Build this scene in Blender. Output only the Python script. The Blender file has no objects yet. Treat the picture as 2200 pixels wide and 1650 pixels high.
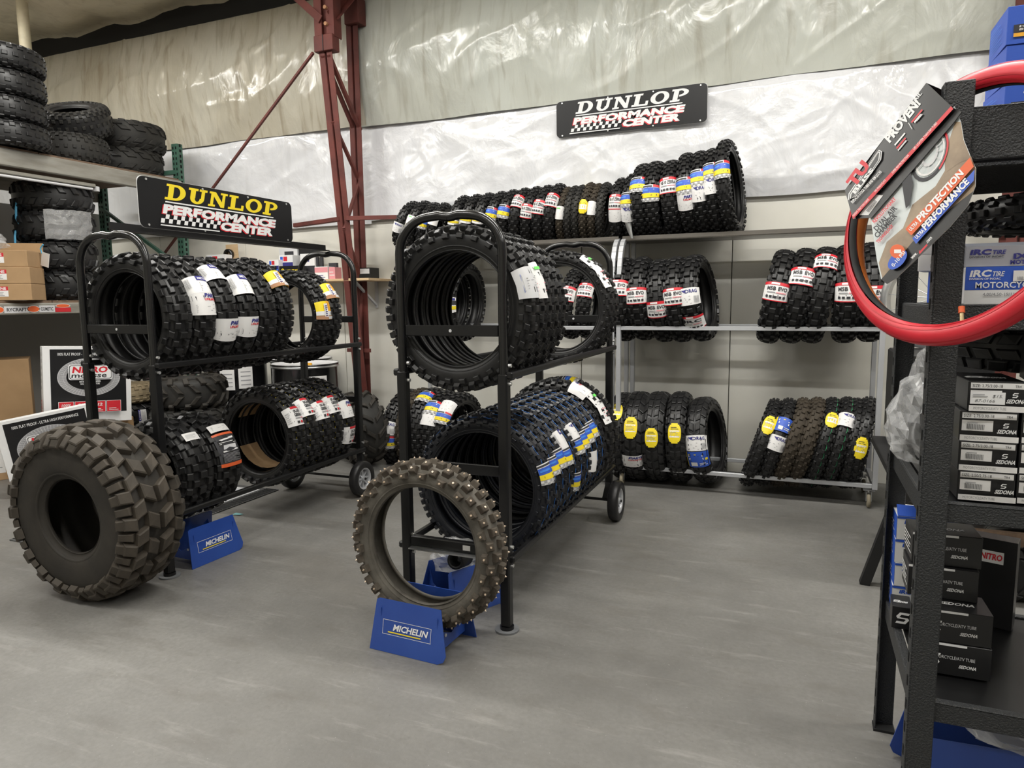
import bpy, math, random
from math import sin, cos, pi, radians, sqrt, atan2, hypot
from mathutils import Vector, Matrix, noise

# ------------------------------------------------------------------ camera, world, lights, exposure
random.seed(7)
SC = bpy.context.scene
COL = SC.collection
IW, IH, FPX = 2200.0, 1650.0, 1495.0
CH, PITCH, ROLL, YAW = 1.40, radians(6.89), radians(-0.67), radians(22.4)
FW = Vector((-sin(YAW)*cos(PITCH), cos(YAW)*cos(PITCH), -sin(PITCH)))
_rt = Vector((cos(YAW), sin(YAW), 0)); _up = _rt.cross(FW)
RT = _rt*cos(ROLL) + _up*sin(ROLL); UP = _up*cos(ROLL) - _rt*sin(ROLL)
CO = Vector((0, 0, CH))
cd = bpy.data.cameras.new('camera'); cam = bpy.data.objects.new('camera', cd); COL.objects.link(cam)
cd.sensor_width = 36.0; cd.lens = FPX/IW*36.0; cd.clip_start = 0.02; cd.clip_end = 100
m3 = Matrix((RT, UP, -FW)).transposed(); cam.matrix_world = Matrix.Translation(CO) @ m3.to_4x4()
SC.camera = cam
vs = SC.view_settings
vs.view_transform = 'Standard'; vs.look = 'None'; vs.gamma = 1.0; vs.use_curve_mapping = False
vs.exposure = 0.20
w = bpy.data.worlds.new('world'); SC.world = w; w.use_nodes = True
w.node_tree.nodes['Background'].inputs[0].default_value = (0.75, 0.8, 0.85, 1)
w.node_tree.nodes['Background'].inputs[1].default_value = 0.05
# rows of strip lamps hang from the roof: their light (the fixtures themselves are built further down)
LAMPS = [(x, y) for y in (-3.2, 0.4, 3.3) for x in (-6.6, -3.5, -0.4, 2.7)]
LAMP_Z = 4.28
LAMP_W = 60.0
for (x, y) in LAMPS:
    ld = bpy.data.lights.new('strip_lamp_light', 'AREA'); ld.shape = 'RECTANGLE'; ld.size = 2.3; ld.size_y = 0.14
    pw = LAMP_W*{-3.2: 0.30, 0.4: 0.85, 3.3: 1.30}[y]          # rows dimmed towards the camera to keep the foreground floor darker
    ld.energy = pw; ld.color = (1.0, 0.985, 0.95)
    lo = bpy.data.objects.new('strip_lamp_light', ld); COL.objects.link(lo); lo.location = (x, y, LAMP_Z - 0.075)
    ud = bpy.data.lights.new('roof_fill_light', 'AREA'); ud.shape = 'RECTANGLE'; ud.size = 2.3; ud.size_y = 0.10   # added upward fill to brighten the roof blanket; the housing is closed
    ud.energy = pw*0.36; ud.color = (1.0, 0.985, 0.95)
    uo = bpy.data.objects.new('roof_fill_light', ud); COL.objects.link(uo); uo.location = (x, y, LAMP_Z + 0.045); uo.rotation_euler = (pi, 0, 0)

def ray(px, py): return FW*FPX + RT*(px - IW/2) - UP*(py - IH/2)
def on(px, py, axis, v):
    r = ray(px, py); t = (v - CO[axis])/r[axis]; return CO + r*t
def onX(px, py, X): return on(px, py, 0, X)
def onY(px, py, Y): return on(px, py, 1, Y)
def onZ(px, py, Z=0.0): return on(px, py, 2, Z)

# ------------------------------------------------------------------ materials
MATS = {}
def mat(name, col, rough=0.5, metal=0.0, spec=0.5, coat=0.0, noise_amt=0.0, nscale=20.0, col2=None, bump=0.0, bscale=60.0,
        emit=None, estr=0.0, detail=4.0, stretch=(1, 1, 1), trans=0.0, alpha=1.0, rvar=0.0, lo=0.35, hi=0.7, obj=True):
    m = bpy.data.materials.new(name); m.use_nodes = True; MATS[name] = m
    nt = m.node_tree; b = nt.nodes['Principled BSDF']
    c = tuple(col) + (1,)
    b.inputs['Base Color'].default_value = c; b.inputs['Roughness'].default_value = rough; b.inputs['Metallic'].default_value = metal
    b.inputs['Specular IOR Level'].default_value = spec; b.inputs['Coat Weight'].default_value = coat; b.inputs['Coat Roughness'].default_value = 0.12
    if trans: b.inputs['Transmission Weight'].default_value = trans
    if alpha < 1: b.inputs['Alpha'].default_value = alpha
    if emit: b.inputs['Emission Color'].default_value = tuple(emit)+(1,); b.inputs['Emission Strength'].default_value = estr
    if col2 or bump or rvar:
        tc = nt.nodes.new('ShaderNodeTexCoord'); mp = nt.nodes.new('ShaderNodeMapping'); mp.inputs['Scale'].default_value = stretch
        nt.links.new(tc.outputs['Object'], mp.inputs[0])
    if col2 or rvar:
        n = nt.nodes.new('ShaderNodeTexNoise'); n.inputs['Scale'].default_value = nscale; n.inputs['Detail'].default_value = detail
        n.inputs['Roughness'].default_value = 0.6
        nt.links.new(mp.outputs[0], n.inputs['Vector'])
        r = nt.nodes.new('ShaderNodeMapRange'); r.inputs[1].default_value = lo; r.inputs[2].default_value = hi
        nt.links.new(n.outputs[0], r.inputs[0])
        if col2:
            x = nt.nodes.new('ShaderNodeMix'); x.data_type = 'RGBA'; x.inputs[6].default_value = c; x.inputs[7].default_value = tuple(col2)+(1,)
            nt.links.new(r.outputs[0], x.inputs[0]); nt.links.new(x.outputs[2], b.inputs['Base Color'])
        if rvar:
            q = nt.nodes.new('ShaderNodeMapRange'); q.inputs[3].default_value = max(0.02, rough-rvar); q.inputs[4].default_value = min(1, rough+rvar)
            nt.links.new(n.outputs[0], q.inputs[0]); nt.links.new(q.outputs[0], b.inputs['Roughness'])
    if bump:
        n2 = nt.nodes.new('ShaderNodeTexNoise'); n2.inputs['Scale'].default_value = bscale; n2.inputs['Detail'].default_value = 5
        nt.links.new(mp.outputs[0], n2.inputs['Vector'])
        bp = nt.nodes.new('ShaderNodeBump'); bp.inputs['Strength'].default_value = bump; bp.inputs['Distance'].default_value = 0.01
        nt.links.new(n2.outputs[0], bp.inputs['Height']); nt.links.new(bp.outputs[0], b.inputs['Normal'])
    return m

mat('rubber', (0.0115, 0.0115, 0.012), 0.40, spec=0.42, col2=(0.018, 0.0175, 0.0175), nscale=14, rvar=0.12)
mat('rubber_blue', (0.010, 0.011, 0.0145), 0.36, spec=0.42, col2=(0.014, 0.0155, 0.020), nscale=14, rvar=0.1)
mat('rubber_brown', (0.036, 0.029, 0.021), 0.72, spec=0.3, col2=(0.066, 0.053, 0.038), nscale=9)
mat('rubber_grey', (0.020, 0.0195, 0.0185), 0.62, spec=0.35, col2=(0.034, 0.032, 0.028), nscale=7)
mat('rubber_dust', (0.075, 0.068, 0.057), 0.85, spec=0.25, col2=(0.15, 0.138, 0.118), nscale=8, bump=0.15, bscale=90)
mat('lug_dust', (0.105, 0.090, 0.072), 0.85, spec=0.25, col2=(0.055, 0.044, 0.034), nscale=26)
mat('rubber_mud', (0.024, 0.0215, 0.018), 0.68, spec=0.35, col2=(0.038, 0.033, 0.027), nscale=6, bump=0.1, bscale=60)
mat('lug_mud', (0.040, 0.034, 0.027), 0.66, spec=0.35, col2=(0.072, 0.059, 0.045), nscale=9)
mat('tan_rubber', (0.30, 0.24, 0.15), 0.8, spec=0.2, col2=(0.2, 0.16, 0.10), nscale=6)
mat('black_gloss', (0.006, 0.006, 0.0065), 0.22, spec=0.5, coat=0.2)
mat('sign_black', (0.007, 0.007, 0.008), 0.38, spec=0.32)
mat('black_matte', (0.011, 0.011, 0.0115), 0.55, spec=0.4)
mat('black_satin', (0.007, 0.007, 0.0075), 0.36, spec=0.45)
mat('black_deep', (0.006, 0.006, 0.006), 0.8, spec=0.2)
mat('powder_black', (0.022, 0.0235, 0.025), 0.42, spec=0.5, bump=0.55, bscale=230)
mat('silver_paint', (0.50, 0.51, 0.53), 0.38, metal=0.35)
mat('sheet_metal', (0.20, 0.185, 0.165), 0.33, metal=0.6, col2=(0.12, 0.11, 0.10), nscale=3, stretch=(0.4, 3, 3), rvar=0.1)
mat('zinc', (0.62, 0.63, 0.64), 0.3, metal=0.9)
mat('bolt', (0.75, 0.75, 0.74), 0.3, metal=0.8)
mat('stud', (0.80, 0.66, 0.52), 0.35, metal=0.6)
mat('primer', (0.150, 0.040, 0.032), 0.62, spec=0.35, col2=(0.085, 0.026, 0.022), nscale=5)
mat('cream_wall', (0.74, 0.725, 0.665), 0.42, spec=0.4, col2=(0.69, 0.675, 0.61), nscale=1.5)
mat('grey_wall', (0.42, 0.42, 0.40), 0.8)
mat('dark_wall', (0.34, 0.33, 0.31), 0.85)
mat('pvc', (0.66, 0.60, 0.44), 0.5, col2=(0.5, 0.44, 0.31), nscale=6)
mat('green_steel', (0.055, 0.135, 0.095), 0.5, col2=(0.035, 0.09, 0.065), nscale=9)
mat('beam_grey', (0.30, 0.29, 0.255), 0.6, col2=(0.20, 0.185, 0.155), nscale=5, stretch=(3, 0.6, 3))
mat('board', (0.20, 0.13, 0.085), 0.85, col2=(0.12, 0.08, 0.055), nscale=22)
mat('pine', (0.62, 0.45, 0.27), 0.6, col2=(0.52, 0.36, 0.2), nscale=5, stretch=(1, 12, 12))
mat('cardboard', (0.42, 0.27, 0.14), 0.85, col2=(0.37, 0.235, 0.12), nscale=6)
mat('cardboard_dark', (0.27, 0.165, 0.085), 0.85)
mat('blue_steel', (0.018, 0.060, 0.300), 0.34, spec=0.5, coat=0.2, col2=(0.024, 0.075, 0.34), nscale=5, rvar=0.08)
mat('blue_print', (0.03, 0.10, 0.52), 0.45)
mat('blue_light', (0.05, 0.22, 0.70), 0.45)
mat('navy', (0.03, 0.03, 0.20), 0.5)
mat('white', (0.80, 0.80, 0.80), 0.5)
mat('paper', (0.78, 0.77, 0.76), 0.55)
mat('paper_grey', (0.60, 0.60, 0.61), 0.6)
mat('red', (0.62, 0.022, 0.035), 0.45)
mat('red_print', (0.56, 0.02, 0.03), 0.5)
mat('pink', (0.72, 0.30, 0.33), 0.5)
mat('yellow', (0.85, 0.66, 0.02), 0.5)
mat('orange', (0.84, 0.42, 0.03), 0.5)
mat('orange_red', (0.72, 0.12, 0.03), 0.5)
mat('green', (0.16, 0.78, 0.13), 0.5)
mat('green_dark', (0.04, 0.42, 0.16), 0.5)
mat('ink', (0.03, 0.03, 0.035), 0.55)
mat('grey_print', (0.33, 0.33, 0.34), 0.55)
mat('strap_blue', (0.10, 0.42, 0.68), 0.4)
mat('clear_plastic', (0.93, 0.94, 0.95), 0.08, trans=0.0, alpha=0.30, spec=0.8, bump=0.6, bscale=25)
mat('clear_film', (0.9, 0.9, 0.9), 0.12, alpha=0.28, spec=0.8, bump=0.8, bscale=30)
mat('red_tube', (0.68, 0.025, 0.045), 0.4, col2=(0.60, 0.02, 0.035), nscale=9)
mat('orange_tube', (0.62, 0.17, 0.03), 0.55)
mat('brass', (0.70, 0.55, 0.32), 0.3, metal=0.8)
mat('dark_grey_plastic', (0.05, 0.053, 0.058), 0.5)
mat('grey_plastic', (0.16, 0.165, 0.17), 0.5)
mat('rust_tan', (0.42, 0.22, 0.12), 0.9)
mat('card_sky', (0.62, 0.66, 0.66), 0.35, coat=0.3, col2=(0.50, 0.55, 0.55), nscale=5)
mat('card_dirt', (0.34, 0.25, 0.16), 0.35, coat=0.3, col2=(0.20, 0.14, 0.09), nscale=16)
mat('card_black', (0.010, 0.010, 0.011), 0.35, coat=0.1)
mat('silver_box', (0.42, 0.44, 0.50), 0.3, metal=0.4)
mat('lamp_glow', (1, 1, 1), 0.5, emit=(1.0, 0.985, 0.95), estr=6.0)
mat('lamp_body', (0.75, 0.75, 0.74), 0.4)
mat('mat_dark', (0.05, 0.05, 0.05), 0.8, col2=(0.10, 0.10, 0.10), nscale=160)
mat('mat_grey', (0.50, 0.51, 0.53), 0.6)
mat('cyan_paper', (0.25, 0.55, 0.58), 0.7)
mat('khaki', (0.24, 0.21, 0.15), 0.9)
mat('plate_tread', (0.06, 0.06, 0.06), 0.45, metal=0.4)

def floor_mat():
    m = bpy.data.materials.new('concrete'); m.use_nodes = True; nt = m.node_tree; b = nt.nodes['Principled BSDF']; L = nt.links.new
    tc = nt.nodes.new('ShaderNodeTexCoord')
    def nz(scale, detail=6, rough=0.6, st=(1, 1, 1)):
        mp = nt.nodes.new('ShaderNodeMapping'); mp.inputs['Scale'].default_value = st; L(tc.outputs['Object'], mp.inputs[0])
        n = nt.nodes.new('ShaderNodeTexNoise'); n.inputs['Scale'].default_value = scale; n.inputs['Detail'].default_value = detail; n.inputs['Roughness'].default_value = rough
        L(mp.outputs[0], n.inputs['Vector']); return n.outputs[0]
    def ramp(v, lo, hi, a, bb):
        r = nt.nodes.new('ShaderNodeMapRange'); r.inputs[1].default_value = lo; r.inputs[2].default_value = hi; r.inputs[3].default_value = a; r.inputs[4].default_value = bb
        L(v, r.inputs[0]); return r.outputs[0]
    def mixc(f, c1, c2):
        x = nt.nodes.new('ShaderNodeMix'); x.data_type = 'RGBA'; L(f, x.inputs[0])
        for i, c in ((6, c1), (7, c2)):
            if isinstance(c, tuple): x.inputs[i].default_value = c + (1,)
            else: L(c, x.inputs[i])
        return x.outputs[2]
    c = mixc(ramp(nz(0.9, 8, 0.65), 0.35, 0.68, 0, 1), (0.140, 0.136, 0.127), (0.225, 0.219, 0.206))
    c = mixc(ramp(nz(3.2, 6, 0.6, (1, 2.6, 1)), 0.54, 0.76, 0, 0.5), c, (0.115, 0.103, 0.088))
    c = mixc(ramp(nz(11, 5, 0.7), 0.62, 0.82, 0, 0.45), c, (0.080, 0.070, 0.060))
    c = mixc(ramp(nz(55, 3, 0.5), 0.35, 0.7, 0, 0.35), c, (0.12, 0.115, 0.105))
    c = mixc(ramp(nz(7, 8, 0.7, (0.35, 2.2, 1)), 0.56, 0.70, 0, 0.45), c, (0.30, 0.292, 0.275))
    c = mixc(ramp(nz(95, 2, 0.5), 0.72, 0.78, 0, 0.6), c, (0.42, 0.41, 0.39))
    c = mixc(ramp(nz(130, 2, 0.5), 0.70, 0.76, 0, 0.6), c, (0.06, 0.055, 0.05))
    c = mixc(ramp(nz(0.55, 3, 0.5, (1, 1.6, 1)), 0.58, 0.70, 0, 0.35), c, (0.150, 0.130, 0.106))
    L(c, b.inputs['Base Color'])
    L(ramp(nz(2.2, 6), 0.3, 0.7, 0.36, 0.60), b.inputs['Roughness']); b.inputs['Specular IOR Level'].default_value = 0.45
    bp = nt.nodes.new('ShaderNodeBump'); bp.inputs['Strength'].default_value = 0.14; bp.inputs['Distance'].default_value = 0.01
    L(nz(40, 6), bp.inputs['Height']); L(bp.outputs[0], b.inputs['Normal'])
    MATS['concrete'] = m
floor_mat()

def sheet_mat(name, c1, c2, c3, rough, bump, bscale, stretch=(1, 1, 1), coat=0.0):
    m = bpy.data.materials.new(name); m.use_nodes = True; nt = m.node_tree; b = nt.nodes['Principled BSDF']; L = nt.links.new
    tc = nt.nodes.new('ShaderNodeTexCoord')
    def nz(scale, detail, st):
        mp = nt.nodes.new('ShaderNodeMapping'); mp.inputs['Scale'].default_value = st; L(tc.outputs['Object'], mp.inputs[0])
        n = nt.nodes.new('ShaderNodeTexNoise'); n.inputs['Scale'].default_value = scale; n.inputs['Detail'].default_value = detail; n.inputs['Distortion'].default_value = 0.6
        L(mp.outputs[0], n.inputs['Vector']); return n.outputs[0]
    def ramp(v, lo, hi, a, bb):
        r = nt.nodes.new('ShaderNodeMapRange'); r.inputs[1].default_value = lo; r.inputs[2].default_value = hi; r.inputs[3].default_value = a; r.inputs[4].default_value = bb
        L(v, r.inputs[0]); return r.outputs[0]
    x = nt.nodes.new('ShaderNodeMix'); x.data_type = 'RGBA'; x.inputs[6].default_value = c1+(1,); x.inputs[7].default_value = c2+(1,)
    L(ramp(nz(0.9, 5, (1, 1, 0.8)), 0.35, 0.68, 0, 1), x.inputs[0])
    y = nt.nodes.new('ShaderNodeMix'); y.data_type = 'RGBA'; L(x.outputs[2], y.inputs[6]); y.inputs[7].default_value = c3+(1,)
    L(ramp(nz(9, 5, (1.6, 1, 0.16)), 0.52, 0.78, 0, 0.7), y.inputs[0])
    L(y.outputs[2], b.inputs['Base Color'])
    b.inputs['Roughness'].default_value = rough; b.inputs['Coat Weight'].default_value = coat; b.inputs['Coat Roughness'].default_value = 0.1
    bp = nt.nodes.new('ShaderNodeBump'); bp.inputs['Strength'].default_value = bump; bp.inputs['Distance'].default_value = 0.05
    L(nz(bscale, 6, stretch), bp.inputs['Height']); L(bp.outputs[0], b.inputs['Normal'])
    MATS[name] = m
sheet_mat('white_poly', (0.74, 0.75, 0.775), (0.70, 0.705, 0.73), (0.65, 0.65, 0.665), 0.12, 0.5, 3.6, (1, 1, 0.8), 0.6)
sheet_mat('old_vinyl', (0.58, 0.555, 0.47), (0.45, 0.405, 0.31), (0.27, 0.215, 0.14), 0.20, 0.8, 2.6, (1.3, 1, 0.6), 0.3)
sheet_mat('green_vinyl', (0.56, 0.58, 0.53), (0.47, 0.475, 0.42), (0.34, 0.32, 0.26), 0.20, 0.7, 2.6, (1.3, 1, 0.6), 0.3)
sheet_mat('roof_vinyl', (0.62, 0.57, 0.44), (0.50, 0.45, 0.33), (0.34, 0.29, 0.20), 0.3, 0.5, 1.8, (1, 1, 1))
M = MATS
# ------------------------------------------------------------------ mesh helpers
class MB:
    """collects faces for ONE mesh object"""
    def __init__(s): s.v = []; s.f = []; s.m = []; s.sm = []; s.mats = []
    def mi(s, m):
        if m not in s.mats: s.mats.append(m)
        return s.mats.index(m)
    def add(s, vs, fs, m, smooth=False, T=None):
        o = len(s.v); k = s.mi(m)
        s.v += [tuple(T @ Vector(p)) if T else tuple(p) for p in vs]
        for f in fs: s.f.append(tuple(i+o for i in f)); s.m.append(k); s.sm.append(smooth)
        return s
    def box(s, c, d, m, T=None, bev=0.0):
        x, y, z = d[0]/2, d[1]/2, d[2]/2; R = Matrix.Translation(Vector(c)); R = (T @ R) if T else R
        if bev <= 0:
            vs = [(a*x, b*y, e*z) for a in (-1, 1) for b in (-1, 1) for e in (-1, 1)]
            s.add(vs, [(0,1,3,2),(4,6,7,5),(0,4,5,1),(2,3,7,6),(0,2,6,4),(1,5,7,3)], m, False, R)
        else:
            b_ = min(bev, x*.9, y*.9, z*.9); vs = []; 
            for sx in (-1, 1):
                for sy in (-1, 1):
                    for sz in (-1, 1):
                        vs += [(sx*x, sy*(y-b_), sz*(z-b_)), (sx*(x-b_), sy*y, sz*(z-b_)), (sx*(x-b_), sy*(y-b_), sz*z)]
            I = lambda a, b, c_, k: ((a*2+b)*2+c_)*3+k
            fs = []
            for a in (0, 1): q = [I(a,0,0,0), I(a,0,1,0), I(a,1,1,0), I(a,1,0,0)]; fs.append(tuple(q if a == 0 else q[::-1]))
            for b in (0, 1): q = [I(0,b,0,1), I(1,b,0,1), I(1,b,1,1), I(0,b,1,1)]; fs.append(tuple(q if b == 0 else q[::-1]))
            for c_ in (0, 1): q = [I(0,0,c_,2), I(0,1,c_,2), I(1,1,c_,2), I(1,0,c_,2)]; fs.append(tuple(q if c_ == 0 else q[::-1]))
            for a in (0, 1):
                for b in (0, 1): q = (I(a,b,0,0), I(a,b,0,1), I(a,b,1,1), I(a,b,1,0)); fs.append(q)
                for c_ in (0, 1): q = (I(a,0,c_,0), I(a,0,c_,2), I(a,1,c_,2), I(a,1,c_,0)); fs.append(q)
            for b in (0, 1):
                for c_ in (0, 1): q = (I(0,b,c_,1), I(0,b,c_,2), I(1,b,c_,2), I(1,b,c_,1)); fs.append(q)
            for a in (0, 1):
                for b in (0, 1):
                    for c_ in (0, 1): fs.append((I(a,b,c_,0), I(a,b,c_,1), I(a,b,c_,2)))
            s.add(vs, fs, m, False, R)
        return s
    def tube(s, pts, r, m, n=10, closed=False, cap=True, flat=None):
        pts = [Vector(p) for p in pts]; N = len(pts); vs = []; fs = []
        prev = None
        for i, p in enumerate(pts):
            if closed: t = (pts[(i+1) % N] - pts[i-1]).normalized()
            else: t = (pts[min(i+1, N-1)] - pts[max(i-1, 0)]).normalized()
            if prev is None:
                a = Vector((0, 0, 1)) if abs(t.z) < 0.9 else Vector((1, 0, 0))
                u = t.cross(a).normalized()
            else: u = (prev - t*prev.dot(t)).normalized()
            prev = u; w_ = t.cross(u); rr = r[i] if isinstance(r, (list, tuple)) else r
            for k in range(n):
                an = 2*pi*k/n; vs.append(p + u*cos(an)*rr + w_*sin(an)*rr)
        for i in range(N if closed else N-1):
            j = (i+1) % N
            for k in range(n): fs.append((i*n+k, i*n+(k+1) % n, j*n+(k+1) % n, j*n+k))
        s.add(vs, fs, m, True)
        if cap and not closed:
            s.add(vs[:n], [tuple(range(n))[::-1]], m); s.add(vs[-n:], [tuple(range(n))], m)
        return s
    def bar(s, a, b, w_, h, m, up=(0, 0, 1)):
        """rectangular bar between two points; w_ across, h along 'up'"""
        a = Vector(a); b = Vector(b); t = (b-a); L_ = t.length; t.normalize(); u = Vector(up); x = t.cross(u)
        if x.length < 1e-4: x = t.cross(Vector((1, 0, 0)))
        x.normalize(); u = x.cross(t)
        T = Matrix((t, x, u)).transposed().to_4x4(); T.translation = (a+b)/2
        return s.box((0, 0, 0), (L_, w_, h), m, T)
    def cyl(s, c, r, h, m, axis=2, n=24, r2=None, T=None, cap=True):
        r2 = r if r2 is None else r2; vs = []
        for z, rr in ((0, r), (h, r2)):
            for k in range(n):
                a = 2*pi*k/n; q = [rr*cos(a), rr*sin(a), z]
                if axis == 0: q = [q[2], q[0], q[1]]
                elif axis == 1: q = [q[1], q[2], q[0]]
                vs.append((q[0]+c[0], q[1]+c[1], q[2]+c[2]))
        s.add(vs, [(k, (k+1) % n, n+(k+1) % n, n+k) for k in range(n)], m, True, T)
        if cap: s.add(vs[:n], [tuple(range(n))[::-1]], m, False, T); s.add(vs[n:], [tuple(range(n))], m, False, T)
        return s
    def lathe(s, prof, m, n=48, T=None, axis=2, smooth=True):
        """prof [(r, h)] revolved; h along axis"""
        vs = []; K = len(prof)
        for i in range(n):
            a = 2*pi*i/n
            for r, h in prof:
                if axis == 2: vs.append((r*cos(a), r*sin(a), h))
                elif axis == 0: vs.append((h, -r*cos(a), r*sin(a)))
                else: vs.append((r*cos(a), h, r*sin(a)))
        fs = []
        for i in range(n):
            j = (i+1) % n
            for k in range(K-1): fs.append((i*K+k, i*K+k+1, j*K+k+1, j*K+k))
        return s.add(vs, fs, m, smooth, T)
    def poly(s, pts, m, T=None): return s.add(pts, [tuple(range(len(pts)))], m, False, T)
    def prism(s, pts, d, m, T=None):
        """pts 2-D outline (x,z) extruded along y by d"""
        n = len(pts); vs = [(x, 0, z) for x, z in pts] + [(x, d, z) for x, z in pts]
        return s.add(vs, [tuple(range(n)), tuple(range(2*n-1, n-1, -1))] + [(k, n+k, n+(k+1) % n, (k+1) % n) for k in range(n)], m, False, T)
    def mesh(s, name):
        me = bpy.data.meshes.new(name); me.from_pydata(s.v, [], s.f)
        for m in s.mats: me.materials.append(M[m])
        me.polygons.foreach_set('material_index', s.m); me.polygons.foreach_set('use_smooth', s.sm)
        me.update(); return me
    def build(s, name, parent=None, loc=None, rot=None):
        return link(name, s.mesh(name), parent, loc, rot)

def link(name, me, parent=None, loc=None, rot=None):
    o = bpy.data.objects.new(name, me); COL.objects.link(o)
    if parent: o.parent = parent
    if loc is not None: o.location = loc
    if rot is not None: o.rotation_euler = rot
    return o
def tag(o, label=None, cat=None, group=None, kind=None):
    if label: o['label'] = label
    if cat: o['category'] = cat
    if group: o['group'] = group
    if kind: o['kind'] = kind
    return o
def thing(name, label, cat, loc=(0, 0, 0), rot=(0, 0, 0), group=None, mw=None):
    o = bpy.data.objects.new(name, None); COL.objects.link(o); o.empty_display_size = 0.1
    if mw is not None: o.matrix_world = mw
    else: o.location = loc; o.rotation_euler = rot
    return tag(o, label, cat, group)
def frame(origin, xdir, zdir):
    x = Vector(xdir).normalized(); z = Vector(zdir); y = z.cross(x).normalized(); z = x.cross(y).normalized()
    T = Matrix((x, y, z)).transposed().to_4x4(); T.translation = Vector(origin); return T
ORD = ['first', 'second', 'third', 'fourth', 'fifth', 'sixth', 'seventh', 'eighth', 'ninth', 'tenth', 'eleventh', 'twelfth', 'thirteenth', 'fourteenth', 'fifteenth', 'sixteenth']

# ------------------------------------------------------------------ lettering (flat outlines, mapped on to faces and labels)
_tx = {}
def text_shape(txt, bold=0.0):
    """(verts, faces, width): text one unit high"""
    k = (txt, bold)
    if k not in _tx:
        cu = bpy.data.curves.new('lettering', 'FONT'); cu.body = txt; cu.size = 1.0; cu.resolution_u = 2; cu.offset = bold
        ob = bpy.data.objects.new('lettering', cu); COL.objects.link(ob)
        dg = bpy.context.evaluated_depsgraph_get(); ev = ob.evaluated_get(dg); me = ev.to_mesh()
        vs = [(p.co.x, p.co.y) for p in me.vertices]; fs = [tuple(p.vertices) for p in me.polygons]; ev.to_mesh_clear()
        bpy.data.objects.remove(ob); bpy.data.curves.remove(cu)
        if vs:
            x0 = min(p[0] for p in vs); x1 = max(p[0] for p in vs); y0 = 0; y1 = max(p[1] for p in vs); h = max(0.01, y1-y0)
            vs = [((p[0]-x0)/h, (p[1]-y0)/h) for p in vs]; wd = (x1-x0)/h
        else: wd = 1.0
        _tx[k] = (vs, fs, wd)
    return _tx[k]
def arc_strip(cx, cy, ro, ri, yo, yi, a0, a1, n=14):
    vs = []; fs = []
    for i in range(n+1):
        a = radians(a0 + (a1-a0)*i/n); vs += [(cx+ro*cos(a), cy+yo*sin(a)), (cx+ri*cos(a), cy+yi*sin(a))]
    for i in range(n): fs.append((2*i, 2*i+2, 2*i+3, 2*i+1) if a1 > a0 else (2*i+1, 2*i+3, 2*i+2, 2*i))
    return vs, fs
def slab_letters(word):
    """bold slab-serif capitals one unit high"""
    R = lambda x0, x1, y0, y1: ([(x0, y0), (x1, y0), (x1, y1), (x0, y1)], [(0, 1, 2, 3)])
    G = {'D': (1.0, [R(.13, .38, 0, 1), R(0, .5, 0, .15), R(0, .5, .85, 1), arc_strip(.48, .5, .5, .22, .5, .35, -90, 90)]),
         'U': (1.0, [R(.12, .38, .36, 1), R(0, .5, .85, 1), R(.68, .86, .36, 1), R(.56, .98, .85, 1), arc_strip(.49, .37, .37, .13, .38, .22, 180, 360)]),
         'N': (1.02, [R(.1, .26, 0, 1), R(0, .38, 0, .14), R(0, .3, .86, 1), ([(.06, 1), (.70, 0), (.9, 0), (.9, .12), (.34, 1)], [(0, 1, 2, 3, 4)]), R(.74, .9, 0, 1), R(.62, 1.02, .86, 1)]),
         'L': (.92, [R(.13, .40, 0, 1), R(0, .54, .85, 1), R(0, .92, 0, .15), R(.77, .92, .1, .38)]),
         'O': (1.04, [arc_strip(.52, .5, .52, .25, .5, .34, 0, 360, 28)]),
         'P': (.95, [R(.13, .40, 0, 1), R(0, .54, 0, .15), R(0, .5, .85, 1), arc_strip(.46, .69, .48, .22, .31, .17, -90, 90)])}
    vs = []; fs = []; x = 0
    for ch in word:
        wd, parts = G[ch]
        for pv, pf in parts:
            o = len(vs); vs += [(p[0]+x, p[1]) for p in pv]; fs += [tuple(i+o for i in f) for f in pf]
        x += wd + 0.10
    return vs, fs, x - 0.10

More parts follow.
